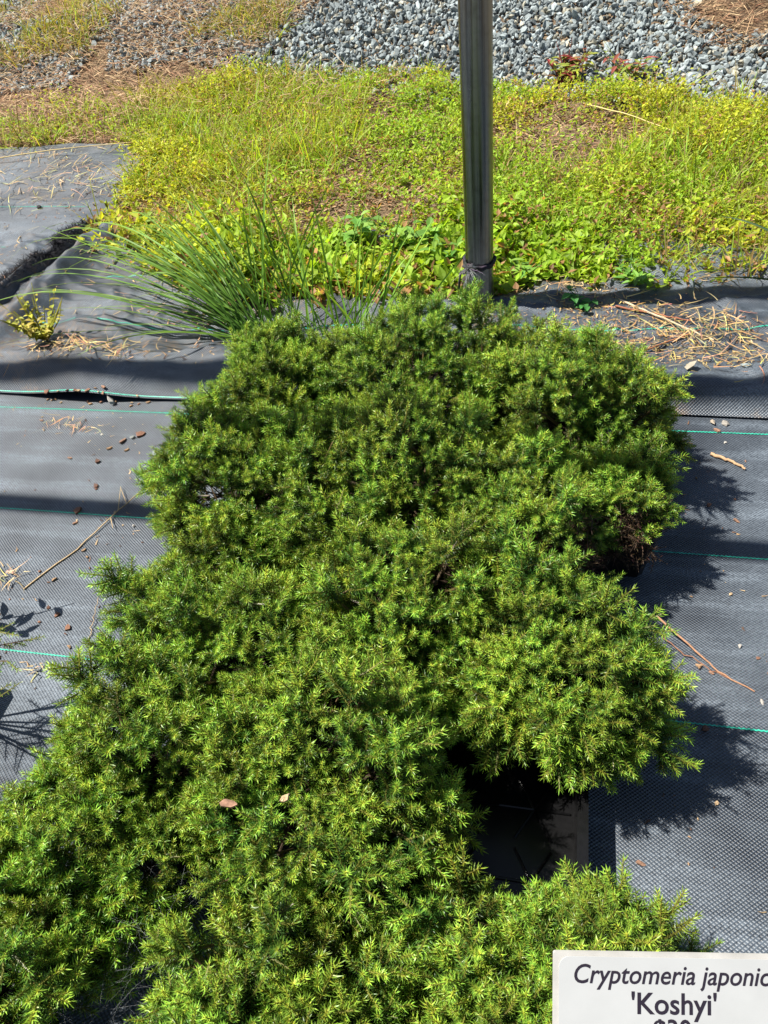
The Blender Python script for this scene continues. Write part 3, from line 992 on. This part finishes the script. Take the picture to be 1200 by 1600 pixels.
def rrect(w, h, r, k=6):
    pts = []
    for cx, cy, a0 in ((w / 2 - r, h / 2 - r, 0), (-w / 2 + r, h / 2 - r, 90), (-w / 2 + r, -h / 2 + r, 180), (w / 2 - r, -h / 2 + r, 270)):
        for q in range(k + 1):
            t = math.radians(a0 + 90 * q / k); pts.append((cx + r * math.cos(t), cy + r * math.sin(t)))
    return pts


def plate(name, w, h, r, z0, z1_, mat, parent, off=(0, 0)):
    pts = rrect(w, h, r); n = len(pts)
    V = [(x + off[0], y + off[1], z0) for x, y in pts] + [(x + off[0], y + off[1], z1_) for x, y in pts] + [(off[0], off[1], z0), (off[0], off[1], z1_)]
    F3 = [((i + 1) % n, i, 2 * n) for i in range(n)] + [(n + i, n + (i + 1) % n, 2 * n + 1) for i in range(n)]
    F4 = [(i, (i + 1) % n, n + (i + 1) % n, n + i) for i in range(n)]
    me = mesh_np(name, np.array(V), [np.array(F3), np.array(F4)])
    o = obj(name, me, mat, parent)
    return o


M_board = simple_mat("cream_plastic_board", (.42, .41, .385), .6, .3, 0, 60, .12)
M_label = simple_mat("white_paper_label", (.42, .43, .43), .4, .35, 0, 26, .05)
M_ink = simple_mat("black_ink", (.02, .015, .025), .5, .3)
bd = plate("board", SW, SH, .0015, -.0024, 0, M_board, sg); bd.matrix_local = Ms
lb = plate("label_sheet", SW - .0035, SH - .0026, .007, .0003, .0009, M_label, bd, (.0016, -.0010))


def text(body, size, x, y, shear=0.0, off=0.0, sx=1.0):
    cu = bpy.data.curves.new("lettering", 'FONT')
    cu.body = body; cu.size = size; cu.shear = shear; cu.offset = off
    cu.align_x = 'CENTER'; cu.resolution_u = 4; cu.extrude = .00012
    tmp = bpy.data.objects.new("tmp_lettering", cu); col.objects.link(tmp)
    bpy.context.view_layer.update()
    dg = bpy.context.evaluated_depsgraph_get()
    me = bpy.data.meshes.new_from_object(tmp.evaluated_get(dg))
    bpy.data.objects.remove(tmp); bpy.data.curves.remove(cu)
    o = obj("lettering", me, M_ink, bd, (x, y, .00105))
    o.scale = (sx, 1, 1)
    return o


K_ = dep / 1200
text("Cryptomeria japonica", .0172, (1054 - 865) * K_ - SW / 2, SH / 2 - (1533 - 1488) * K_, .22, .00012, .89)
text("'Koshyi'", .0190, (1052 - 865) * K_ - SW / 2, SH / 2 - (1579 - 1489) * K_, 0, .00025, .95)
text("$30", .0172, (1049 - 865) * K_ - SW / 2, SH / 2 - (1616 - 1489) * K_, 0, .00025, .95)
mb = MB()
back = origin - Vector(sg.location) - nn * .004
foot = Vector((0.0, 0.0, 0))
tube(mb, [foot, Vector((0, 0, .25)), back - su * .03, back + su * .02], .0022, (.3, .3, .3), 8)
obj("stake", mb.mesh("stake", True), M_steel, sg)

# ------------------------------------------------------------------ arching grass clump behind the block
gc = empty("grass_clump", (-.66, 1.45, float(z2(-.66, 1.45))), "clump of long arching dark green grass behind the conifers", "grass clump")
# base x, base y, tip dx, dy, height, droop  (metres from the clump's base)
def blade_obj(parent, bx, by, dx, dy, hz, drp, wd, c0, c1, name="blade"):
    mb = MB(); K = 12
    t = np.linspace(0, 1, K)
    x_ = bx + dx * t; y_ = by + dy * t; z_ = hz * (t * (1 + drp) - drp * t ** 2.4)
    P = np.stack([x_, y_, z_], 1)
    sd = unit(np.cross(np.array([dx, dy, .12]), (0, 0, 1.0)) + .25 * rng.normal(size=3))
    wv = wd * .5 * (.75 + .5 * np.sin(np.minimum(1, t * 1.6) * math.pi * .5)) * (1 - t ** 3) + .0002
    kl = np.cross(sd, unit(np.gradient(P, axis=0)))
    A = P + sd * wv[:, None] + kl * wv[:, None] * .4; B = P - sd * wv[:, None] + kl * wv[:, None] * .4
    V = np.stack([A, P, B], 1).reshape(-1, 3)
    F = []
    for i in range(K - 1):
        F += [(3 * i, 3 * i + 1, 3 * i + 4, 3 * i + 3), (3 * i + 1, 3 * i + 2, 3 * i + 5, 3 * i + 4)]
    C = np.asarray(c0)[None] * (1 - t)[:, None] + np.asarray(c1)[None] * t[:, None]
    mb.add(V, F, np.repeat(C, 3, 0))
    return obj(name, mb.mesh(name, True), M_blade, parent)


def gcol(): 
    s = rng.uniform(.7, 1.35)
    return np.array((.085, .200, .028)) * s, np.array((.210, .350, .045)) * s


for k in range(74):          # the mass that arches to the left
    f = rng.random()
    c0, c1 = gcol()
    blade_obj(gc, rng.normal() * .025, rng.normal() * .02, -.18 - .50 * rng.random(), rng.normal() * .13 + .20, .05 + .13 * rng.random(), 1.2 + 2.2 * rng.random(), .0040, c0 * .8, c1 * .85)
for k in range(34):          # upright blades
    c0, c1 = gcol()
    blade_obj(gc, .05 + rng.normal() * .06, .02 + rng.normal() * .02, -.08 + .16 * rng.normal(), .06 + .09 * rng.normal(), .24 + .14 * rng.random(), .15 + .4 * rng.random(), .0042, c0 * 1.1, c1 * 1.1)
gc2 = empty("grass_clump", (-.44, 1.44, float(z2(-.44, 1.44))), "smaller upright light green grass clump left of the pole", "grass clump")
for k in range(34):
    c0, c1 = gcol()
    blade_obj(gc2, rng.normal() * .05, rng.normal() * .02, .02 + .10 * rng.normal(), .03 + .07 * rng.normal(), .16 + .16 * rng.random(), .1 + .6 * rng.random() ** 2, .0048, c0 * 1.4, c1 * 1.4)
for (dx, dy, hz, dr) in ((.16, .10, .27, .1), (.15, .12, .25, .15), (.14, .05, .18, .5), (.12, .04, .14, .9)):
    c0, c1 = gcol(); blade_obj(gc2, .04, 0, dx, dy, hz, dr, .0055, c0 * 1.3, c1 * 1.4)

# trailing green blades crossing the right edge
gr_ = empty("trailing_grass", (.62, 1.62, float(z2(.62, 1.62))), "long dark grass blades reaching in from the right edge", "grass")
for (dx, dy, hz, dr) in ((-.30, .02, .035, 1.6), (-.26, .16, .11, 1.0), (-.14, .10, .12, .8), (-.12, -.02, .07, 1.0)):
    blade_obj(gr_, 0, 0, dx, dy, hz, dr, .006, (.03, .07, .02), (.035, .08, .022))


# ------------------------------------------------------------------ leafy weeds that stand out
def leafy(name, label, cat, px, py, stems, leafL, leafW, cols, h, spread, group=None):
    root = empty(name, (px, py, surf(px, py)), label, cat, group)
    st = MB()
    for k in range(stems):
        a = rng.random() * 6.28; d = np.array([math.cos(a) * spread, math.sin(a) * spread, 1.0]) * h * rng.uniform(.6, 1.1)
        pts = np.array([(0, 0, 0), d * .5 + .006 * rng.normal(size=3), d])
        tube(st, pts, [.0016, .0013, .0008], np.array(cols[0]) * .6, 4, False)
        for q in range(rng.integers(4, 8)):
            t = .25 + .75 * q / 7
            P = pts[0] + (pts[2] - pts[0]) * t
            an = rng.random() * 6.28; el = rng.uniform(-.1, .6)
            D = np.array([[math.cos(an) * math.cos(el), math.sin(an) * math.cos(el), math.sin(el)]])
            c = np.array([cols[int(rng.integers(len(cols)))]]) * rng.uniform(.75, 1.25)
            L = leafL * rng.uniform(.6, 1.15)
            ml = MB()
            leaf_oval(ml, P, D[0], np.array([-.3 * math.cos(an), -.3 * math.sin(an), 1.0]), L, leafW * L / leafL, .18, .25, c[0])
            obj("leaf", ml.mesh("leaf"), M_blade, root)
    obj("stems", st.mesh("stems"), M_twig, root)
    return root


GW = [(.14, .30, .05), (.20, .36, .05)]
leafy("broadleaf_weed", "broad-leaved green weed just right of the long grass, left of the pole", "weed", -.36, 1.86, 9, .045, .024, GW, .10, .8)
leafy("broadleaf_weed", "broad-leaved green weed between the grass clumps", "weed", -.53, 1.88, 8, .045, .026, GW, .10, .8)
leafy("broadleaf_weed", "green weed with long pointed leaves at the left of the pole's foot", "weed", -.27, 1.74, 5, .06, .016, GW, .06, .9)
leafy("broadleaf_weed", "green weed with pointed leaves at the right of the pole's foot", "weed", -.07, 1.74, 6, .05, .014, GW, .06, .9)
leafy("broadleaf_weed", "small dark green clover-like weed behind the right corner conifer", "weed", .07, 1.60, 4, .025, .018, [(.06, .22, .05)], .05, .9)
leafy("broadleaf_weed", "green leafy weed creeping over the cloth edge right of the pole", "weed", .17, 1.68, 6, .032, .013, GW, .05, 1.1)
leafy("broadleaf_weed", "light green rounded weed spilling over cloth beside the arching grass", "weed", -.98, 1.80, 12, .030, .020, [(.22, .38, .07), (.28, .40, .06)], .05, 1.3)
leafy("broadleaf_weed", "light green rounded weed at the corner of the rolled cloth", "weed", -1.16, 1.96, 12, .030, .019, [(.26, .38, .06), (.32, .40, .05)], .05, 1.2)
leafy("red_weed", "weed with red leaves at the gravel edge right of the pole", "weed", -.0, 3.16, 14, .062, .022, [(.26, .05, .045), (.24, .12, .05), (.25, .30, .05), (.30, .34, .06)], .12, .8)
leafy("red_weed", "spreading reddish-green weed on the gravel far right of the pole", "weed", .24, 3.2, 10, .055, .016, [(.24, .30, .06), (.32, .10, .07)], .11, 1.2)
yw = leafy("yellow_weed", "wilting yellow weed on the rumpled cloth at left", "weed", -1.19, 1.40, 40, .019, .010, [(.42, .40, .04), (.36, .30, .05), (.32, .35, .05)], .10, .8)

# ------------------------------------------------------------------ straw heaps
def straw_pile(name, label, px, py, rx, ry, n, L=.05, h=.02, c=(.50, .36, .17)):
    root = empty(name, (px, py, surf(px, py)), label, "straw")
    mb = MB()
    x_ = rng.normal(size=n) * rx * .5; y_ = rng.normal(size=n) * ry * .5
    zz = np.array([surf(px + a, py + b_) for a, b_ in zip(x_, y_)]) - surf(px, py)
    P = np.stack([x_, y_, zz + .003 + h * rng.random(n) ** 2], 1)
    an = rng.random(n) * 6.28
    D = np.stack([np.cos(an), np.sin(an), .12 * rng.normal(size=n)], 1)
    cc = jitter(c, n, .25)
    blades(mb, P, D, L * (.25 + 1.1 * rng.random(n) ** 1.5), 0.0011 + .0019 * rng.random(n), .10 * rng.normal(size=n), cc, cc, 6, None, .32 * rng.normal(size=n))
    o = obj("straws", mb.mesh("straws"), M_straw, root); tag(o, kind="stuff")
    return root


straw_pile("straw_heap", "heap of pale yellow straw on the cloth at right", .31, 1.475, .13, .11, 190, .065, .03)
straw_pile("straw_heap", "thin brown straw scatter beside the right corner conifer", .16, 1.50, .17, .13, 620, .020, .006, (.42, .27, .12))
straw_pile("straw_heap", "straw bits on the cloth lip at far right", .33, 1.375, .16, .06, 90, .045, .012)
straw_pile("straw_heap", "tan straw tuft at the foot of the yellow weed", -1.10, 1.36, .12, .05, 110, .055, .018, (.46, .32, .16))
straw_pile("straw_heap", "pale straw tuft on the cloth right of the yellow weed", -.98, 1.345, .10, .04, 70, .05, .012)
straw_pile("straw_heap", "small heap of dry husks on the cloth below the lifted lip", -.99, 1.135, .06, .025, 46, .025, .010, (.42, .31, .18))
straw_pile("straw_heap", "forked pale straw on the near cloth below the lifted lip at left", -1.045, 1.155, .05, .02, 14, .05, .01)
straw_pile("straw_heap", "dry straw under the drooping grass blades at left", -.93, 1.62, .28, .16, 170, .05, .012, (.36, .25, .14))
straw_pile("straw_heap", "dry straw littering the far left cloth beside the weeds", -1.65, 2.46, .40, .28, 330, .08, .012, (.46, .35, .18))
straw_pile("straw_heap", "straw along the cloth right of the pole's foot", .02, 1.655, .16, .05, 70, .05, .012, (.48, .34, .16))
straw_pile("straw_heap", "straw along the cloth left of the pole's foot", -.36, 1.66, .16, .04, 50, .045, .01, (.44, .31, .15))
straw_pile("straw_heap", "tiny tuft of pale straw at the left frame edge", -.93, .72, .03, .03, 26, .035, .012, (.45, .34, .2))
straw_pile("straw_heap", "dry tan husk on the cloth below the left green stripe", -.775, .545, .012, .018, 12, .03, .014, (.5, .36, .2))

def litter(label, x0, x1, y0, y1, n, L, cols):
    mb = MB()
    x_ = rng.uniform(x0, x1, n); y_ = rng.uniform(y0, y1, n)
    k = (vnoise(x_ * 5 + 2, y_ * 7) + .6 * vnoise(x_ * 15, y_ * 15) > -.02); x_, y_ = x_[k], y_[k]; n = len(x_)
    P = np.array([(a, b_, surf(a, b_) + .0016) for a, b_ in zip(x_, y_)])
    an = rng.random(n) * 6.28
    D = np.stack([np.cos(an), np.sin(an), .10 * rng.normal(size=n) + .05], 1)
    c = np.asarray(cols)[rng.integers(len(cols), size=n)] * (1 + .25 * rng.normal(size=(n, 1))).clip(.4, 1.6)
    blades(mb, P, D, L * (.2 + rng.random(n) ** 2.5 * 1.6), .0012 + .0022 * rng.random(n), .05, c, c, 3, None, .5 * rng.normal(size=n))
    return tag(obj("fine_litter", mb.mesh("fine_litter"), M_straw), label, "litter", kind="stuff")


LC = [(.36, .24, .12), (.22, .12, .07), (.10, .06, .04), (.45, .34, .20)]
litter("fine crumbs of dry leaf and straw over the rumpled cloth at left", -1.30, -.62, 1.30, 1.85, 1500, .014, LC)
litter("fine crumbs of soil and straw over the cloth behind the right conifer", -.25, .60, 1.30, 1.72, 2600, .013, LC)
litter("fine dry crumbs over the far left cloth", -2.2, -1.45, 1.6, 2.7, 1600, .022, LC)
litter("sparse fine crumbs on the near cloth left of the conifers", -1.2, -.58, .5, 1.22, 520, .009, LC)
litter("sparse fine crumbs on the near cloth right of the conifers", .15, .45, .3, 1.22, 170, .008, LC)

# long loose straws, stems and sticks
def stalk(name, label, cat, pts, r, c, parts=None):
    P = np.array([(px, py, surf(px, py) + max(r * 1.1, .0015) + dz) for px, py, dz in pts])
    root = empty(name, tuple(P[0]), label, cat)
    Q = P - P[0]
    n = 16
    t = np.linspace(0, 1, len(Q)); tt = np.linspace(0, 1, n)
    Q2 = np.stack([np.interp(tt, t, Q[:, k]) for k in range(3)], 1) + np.array([1, 1, .0]) * .0012 * rng.normal(size=(n, 3))
    mb = MB(); tube(mb, Q2, np.linspace(r, r * .6, n), np.asarray(c), 6); obj("stalk", mb.mesh("stalk", True), M_twig, root)
    return root, Q2


root, Q = stalk("loose_straw", "long pale straw lying diagonally across the left green stripe", "straw", [(-.885, .703, 0), (-.83, .80, 0), (-.79, .90, .004), (-.754, .983, .003)], .0016, (.42, .31, .18))
mb = MB()
for (f, dx, dy) in ((.78, -.03, .04), (.7, -.02, .06), (.66, .02, -.03)):
    p = Q[int(f * 15)]; tube(mb, [p, p + np.array([dx, dy, .004])], [.0011, .0006], (.42, .31, .18), 5)
obj("side_stalk", mb.mesh("side_stalk", True), M_twig, root)
stalk("dry_twig", "long reddish-brown forked twig on the cloth right of the conifers", "twig", [(.180, .740, .02), (.235, .690, .006), (.262, .665, .0), (.309, .637, 0)], .0017, (.36, .20, .12))
stalk("dry_twig", "thin dark twig lying close below the forked one on the right", "twig", [(.176, .722, .01), (.215, .690, .003), (.250, .668, .0), (.275, .655, 0)], .0010, (.26, .13, .08))
stalk("wood_splinter", "flat tan wood splinter on the right cloth above the shadow", "stick", [(.300, 1.133, 0), (.33, 1.118, 0), (.355, 1.097, 0)], .0034, (.44, .28, .16))
stalk("dry_twig", "straight pale stem slanting across the straw at right", "twig", [(.150, 1.610, .004), (.24, 1.53, .006), (.332, 1.454, .004)], .0026, (.50, .40, .27))
stalk("dry_twig", "reddish stem behind the straw heap at right", "twig", [(.135, 1.575, .002), (.22, 1.555, .002), (.30, 1.527, .004)], .0023, (.30, .12, .07))
stalk("dry_twig", "reddish stem leading from straw heap to the conifer", "twig", [(.185, 1.412, .003), (.25, 1.46, .003), (.31, 1.49, .006)], .0023, (.27, .12, .06))
stalk("dry_twig", "thin stem upright at the left by the lone twig's shadow", "twig", [(-.715, .61, .0), (-.722, .645, .004), (-.73, .69, .012)], .0009, (.40, .30, .18))
stalk("loose_straw", "long straw lying across the far left cloth", "straw", [(-2.1, 2.58, .01), (-1.8, 2.62, .02), (-1.5, 2.66, .03)], .0022, (.50, .40, .20))
stalk("loose_straw", "bent pale straw on the far left cloth by the frayed edge", "straw", [(-1.62, 2.02, .0), (-1.58, 1.93, .005), (-1.51, 1.87, 0)], .0018, (.48, .36, .2))
stalk("loose_straw", "tan stem crossing the weeds at upper right", "straw", [(.06, 2.78, .08), (.2, 2.62, .09), (.36, 2.48, .07)], .0022, (.55, .45, .2))

# ------------------------------------------------------------------ loose stones and bark chips on the cloth
def pebble(name, label, px, py, s, c, group=None):
    V, f = stones_np(1, np.array([s]))
    V = V[0]; V[:, 2] *= .7; V[:, 2] -= V[:, 2].min() + .0008
    o = obj(name, mesh_np(name, V, f, np.repeat(np.array([c]), 12, 0)), M_stone, None, (px, py, surf(px, py)))
    return tag(o, label, "stone", group)


pebble("stone", "pale lumpy stone on the raised cloth nearest the right corner conifer", .275, 1.335, .015, (.30, .27, .21))
pebble("stone", "bluish stone on the raised cloth at far right", .378, 1.35, .013, (.24, .28, .28))
pebble("stone", "white oblong pebble just below the cloth edge at right", .335, 1.226, .013, (.27, .25, .22))
pebble("stone", "smaller tan pebble left of the white oblong one", .312, 1.226, .010, (.32, .27, .21))
pebble("stone", "grey stone in the opening under the lifted cloth lip", -.955, 1.225, .014, (.40, .38, .34))
pebble("stone", "grey stone among bark pieces on the left cloth", -.856, 1.112, .013, (.25, .26, .24))
pebble("stone", "pale round stone beside the left edge conifer", -.778, 1.066, .014, (.27, .30, .30))
pebble("stone", "black lump on the far left cloth near its stripe", -1.66, 2.2, .013, (.03, .03, .03))
pebble("stone", "dark grey stone at the far left cloth near the weeds", -1.46, 2.37, .017, (.16, .16, .15))
for (px, py, lab) in ((.298, .712, "tiny pale pebble on the right cloth above the forked twig's end"), (.316, .622, "tiny pale pebble just below the end of the forked twig"), (.33, 1.17, "tiny pale pebble below the topmost green stripe at right"), (-.745, .865, "tiny pale pebble just below the left stripe near the conifers"), (-.93, 1.12, "tiny pale pebble beside the dry husks at left")):
    pebble("pebble", lab, px, py, .0045, (.40, .37, .33), "tiny pale pebbles")


def chip_mesh(k, L):
    n = 9
    a = np.sort(rng.random(n)) * 6.28
    r = (.6 + .4 * rng.random(n))
    ex, ey = L * .5, L * rng.uniform(.22, .36)
    x_ = np.cos(a) * r * ex; y_ = np.sin(a) * r * ey
    z_ = .0012 + L * .10 * rng.random(n)
    top_ = np.stack([x_, y_, z_ + .0016], 1); bot = np.stack([x_, y_, z_ * .3], 1)
    V = np.concatenate([top_, bot, [(0, 0, .004 + L * .05)], [(0, 0, .0006)]])
    F3 = [(i, (i + 1) % n, 2 * n) for i in range(n)] + [(n + (i + 1) % n, n + i, 2 * n + 1) for i in range(n)]
    F4 = [(i, n + i, n + (i + 1) % n, (i + 1) % n) for i in range(n)]
    cs = [(.20, .105, .070), (.26, .15, .10), (.13, .07, .05), (.33, .21, .12), (.42, .30, .18)]
    C = np.repeat(np.array([cs[k % 5]]), len(V), 0) * (1 + .2 * rng.normal(size=(len(V), 1)))
    return mesh_np("bark_chip", V, [np.array(F3), np.array(F4)], C.clip(.01, .9))


CH = [chip_mesh(k, L) for k, L in enumerate((.022, .020, .018, .016, .015, .013, .012, .010, .009, .012))]
for me in CH: me.materials.append(M_twig)


CNAME = ("reddish-brown", "light brown", "dark brown", "orange-brown", "pale tan")


def zone(py):
    return "between the top two green stripes" if py > .8875 else "between second and third green stripes" if py > .577 else "below the third green stripe"


def chip(px, py, k, s, label, group=None, rz=None):
    o = obj("bark_chip", CH[k], None, None, (px, py, surf(px, py) + .0006))
    o.rotation_euler = (rng.normal() * .12, rng.normal() * .12, rng.random() * 6.28 if rz is None else rz)
    o.scale = (s, s, s)
    return tag(o, label, "bark chip", group)


chip(-.878, .893, 0, 1.15, "brown bark chip resting on the left green stripe", None, .8)
chip(-.680, .928, 2, 1.4, "dark bark chip lying in the left shadow band by the conifer", None, 1.0)
chip(-.663, .893, 0, 1.2, "brown bark chip on the left stripe touching the conifer's edge", None, .3)
chip(-.845, 1.122, 0, 1.4, "large reddish bark chip leaning on the grey stone at left", None, .5)
chip(-.872, 1.100, 1, 1.1, "tan bark chip below the grey stone at left", None, 1.4)
chip(-.893, 1.075, 3, 1.0, "curled orange bark chip left of centre on the left cloth")
chip(-.852, 1.073, 3, .9, "single orange leaf chip right of the curled one")
chip(-.90, 1.035, 2, 1.0, "dark bark chip alone on the bright left cloth above the shadow band")
chip(-.87, .965, 2, .9, "curled dark bark chip inside the left shadow band")
chip(.318, 1.203, 1, .9, "reddish leaf chip just below the right green stripe near the cloth edge")
chip(.238, .672, 3, .8, "square tan chip on the right cloth below the forked twig")
chip(.318, .535, 3, 1.0, "tan chip at the edge of the conifers' lower right shadow")
chip(.145, .378, 1, .7, "reddish chip on the sunlit cloth beside the tray's shadow")
chip(.236, .571, 2, .8, "dark curled chip inside the lower right shadow")
for k in range(44):
    for _ in range(20):
        px, py = rng.uniform(-1.15, -.60), rng.uniform(.52, 1.17)
        if px > -.62 - .0 * py or px < -.62 - .52 * py: continue
        break
    k_ = int(rng.integers(10))
    chip(px, py, k_, rng.uniform(.45, .85), "small %s bark chip on the left cloth %s" % (CNAME[k_ % 5], zone(py)), "small bark chips on the left cloth")
for k in range(24):
    px, py = rng.uniform(.20, .42), rng.uniform(.36, 1.18)
    k_ = int(rng.integers(10))
    chip(px, py, k_, rng.uniform(.35, .7), "small %s bark chip on the right cloth %s" % (CNAME[k_ % 5], zone(py)), "small bark chips on the right cloth")
for k in range(26):
    px, py = rng.uniform(-1.12, -.86), edge2(0) - .012 + rng.normal() * .006
    k_ = int(rng.integers(10))
    chip(px, py - .004, k_, rng.uniform(.5, 1.0), "%s bark crumb packed along the opening under the lifted cloth lip" % CNAME[k_ % 5], "bark crumbs under the lifted lip")
for k in range(16):
    px, py = rng.uniform(-1.2, -.75), rng.uniform(1.33, 1.7)
    k_ = int(rng.integers(10))
    chip(px, py, k_, rng.uniform(.5, .9), "small %s bark chip on the rumpled cloth behind the left overlap" % CNAME[k_ % 5], "bark chips on the rumpled cloth")

# chips caught on the foliage
chip(-.298, .290, 1, 1.1, "reddish bark chip caught on the lower left foliage", None, .1).location.z = .235
chip(-.238, .300, 4, 1.0, "curled tan dry leaf caught on the lower foliage", None, .9).location.z = .245

# a green leaf lying by the brown twigs
mb = MB()
P0 = np.array([[0, 0, 0.004]])
leaf_oval(mb, P0[0], np.array([.45, -.9, .05]), np.array([0, 0, 1.0]), .040, .019, .12, .08, np.array([.06, .16, .05]))
o = obj("fallen_leaf", mb.mesh("fallen_leaf"), M_blade, None, (.150, .895, surf(.15, .895)))
tag(o, "single green oval leaf on the cloth beside the brown twigs", "leaf")

# ------------------------------------------------------------------ neighbours at the left edge
nb = empty("potted_conifer", (-.915, .445, float(z1(-.915, .445))), "thin sparse conifer branch reaching in at the left frame edge", "conifer")
pt = obj("pot", POT, None, nb); obj("soil", SOIL, None, pt)
st = MB(); tube(st, [(0, 0, .09), (0, 0, .2)], [.006, .003], (.1, .07, .05), 6)
for k in range(9):
    a = rng.normal() * .22 + .05
    d = np.array([math.cos(a), math.sin(a), -.12 + .22 * rng.random()]); L = rng.uniform(.17, .235)
    mbb = MB()
    pp = np.array([0, 0, .12 + .04 * rng.random()])
    tube(mbb, [pp, pp + d * L * .5, pp + d * L], [.0022, .0016, .001], (.12, .08, .05), 4, False)
    for q in range(9):
        f = .42 + .58 * q / 8
        add_shoot(mbb, pp + d * L * f, unit(d) + .7 * rng.normal(size=3) * np.array([1, 1, .6]), .035, np.array([0, 0, .1]), .006, .0011, .0012, -.25)
    o = obj("branch", mbb.mesh("branch_thin"), M_needle, nb)
obj("stem", st.mesh("stem"), M_twig, nb)

sd = leafy("broadleaf_seedling", "leafy seedling off the left edge, casting leaf shadows on the cloth", "seedling", -.93, .625, 2, .042, .017, [(.10, .24, .05)], .27, .22)

# ------------------------------------------------------------------ spider web over the lower left gap
web = empty("spider_web", (-.36, .16, .001), "fine grey spider web stretched over the bottom left gap", "spider web")
mb = MB(); n = 260
A = np.stack([rng.uniform(-.10, .02, n), rng.uniform(-.08, .08, n), rng.uniform(.09, .16, n)], 1)
B = A + rng.normal(size=(n, 3)) * np.array([.025, .025, .010])
for k in range(n):
    m_ = (A[k] + B[k]) / 2 + .006 * rng.normal(size=3)
    tube(mb, [A[k], m_, B[k]], .00004, (.6, .6, .6), 3, False)
w = obj("threads", mb.mesh("threads"), simple_mat("spider_silk", (.35, .36, .37), .5, .3), web); tag(w, kind="stuff")
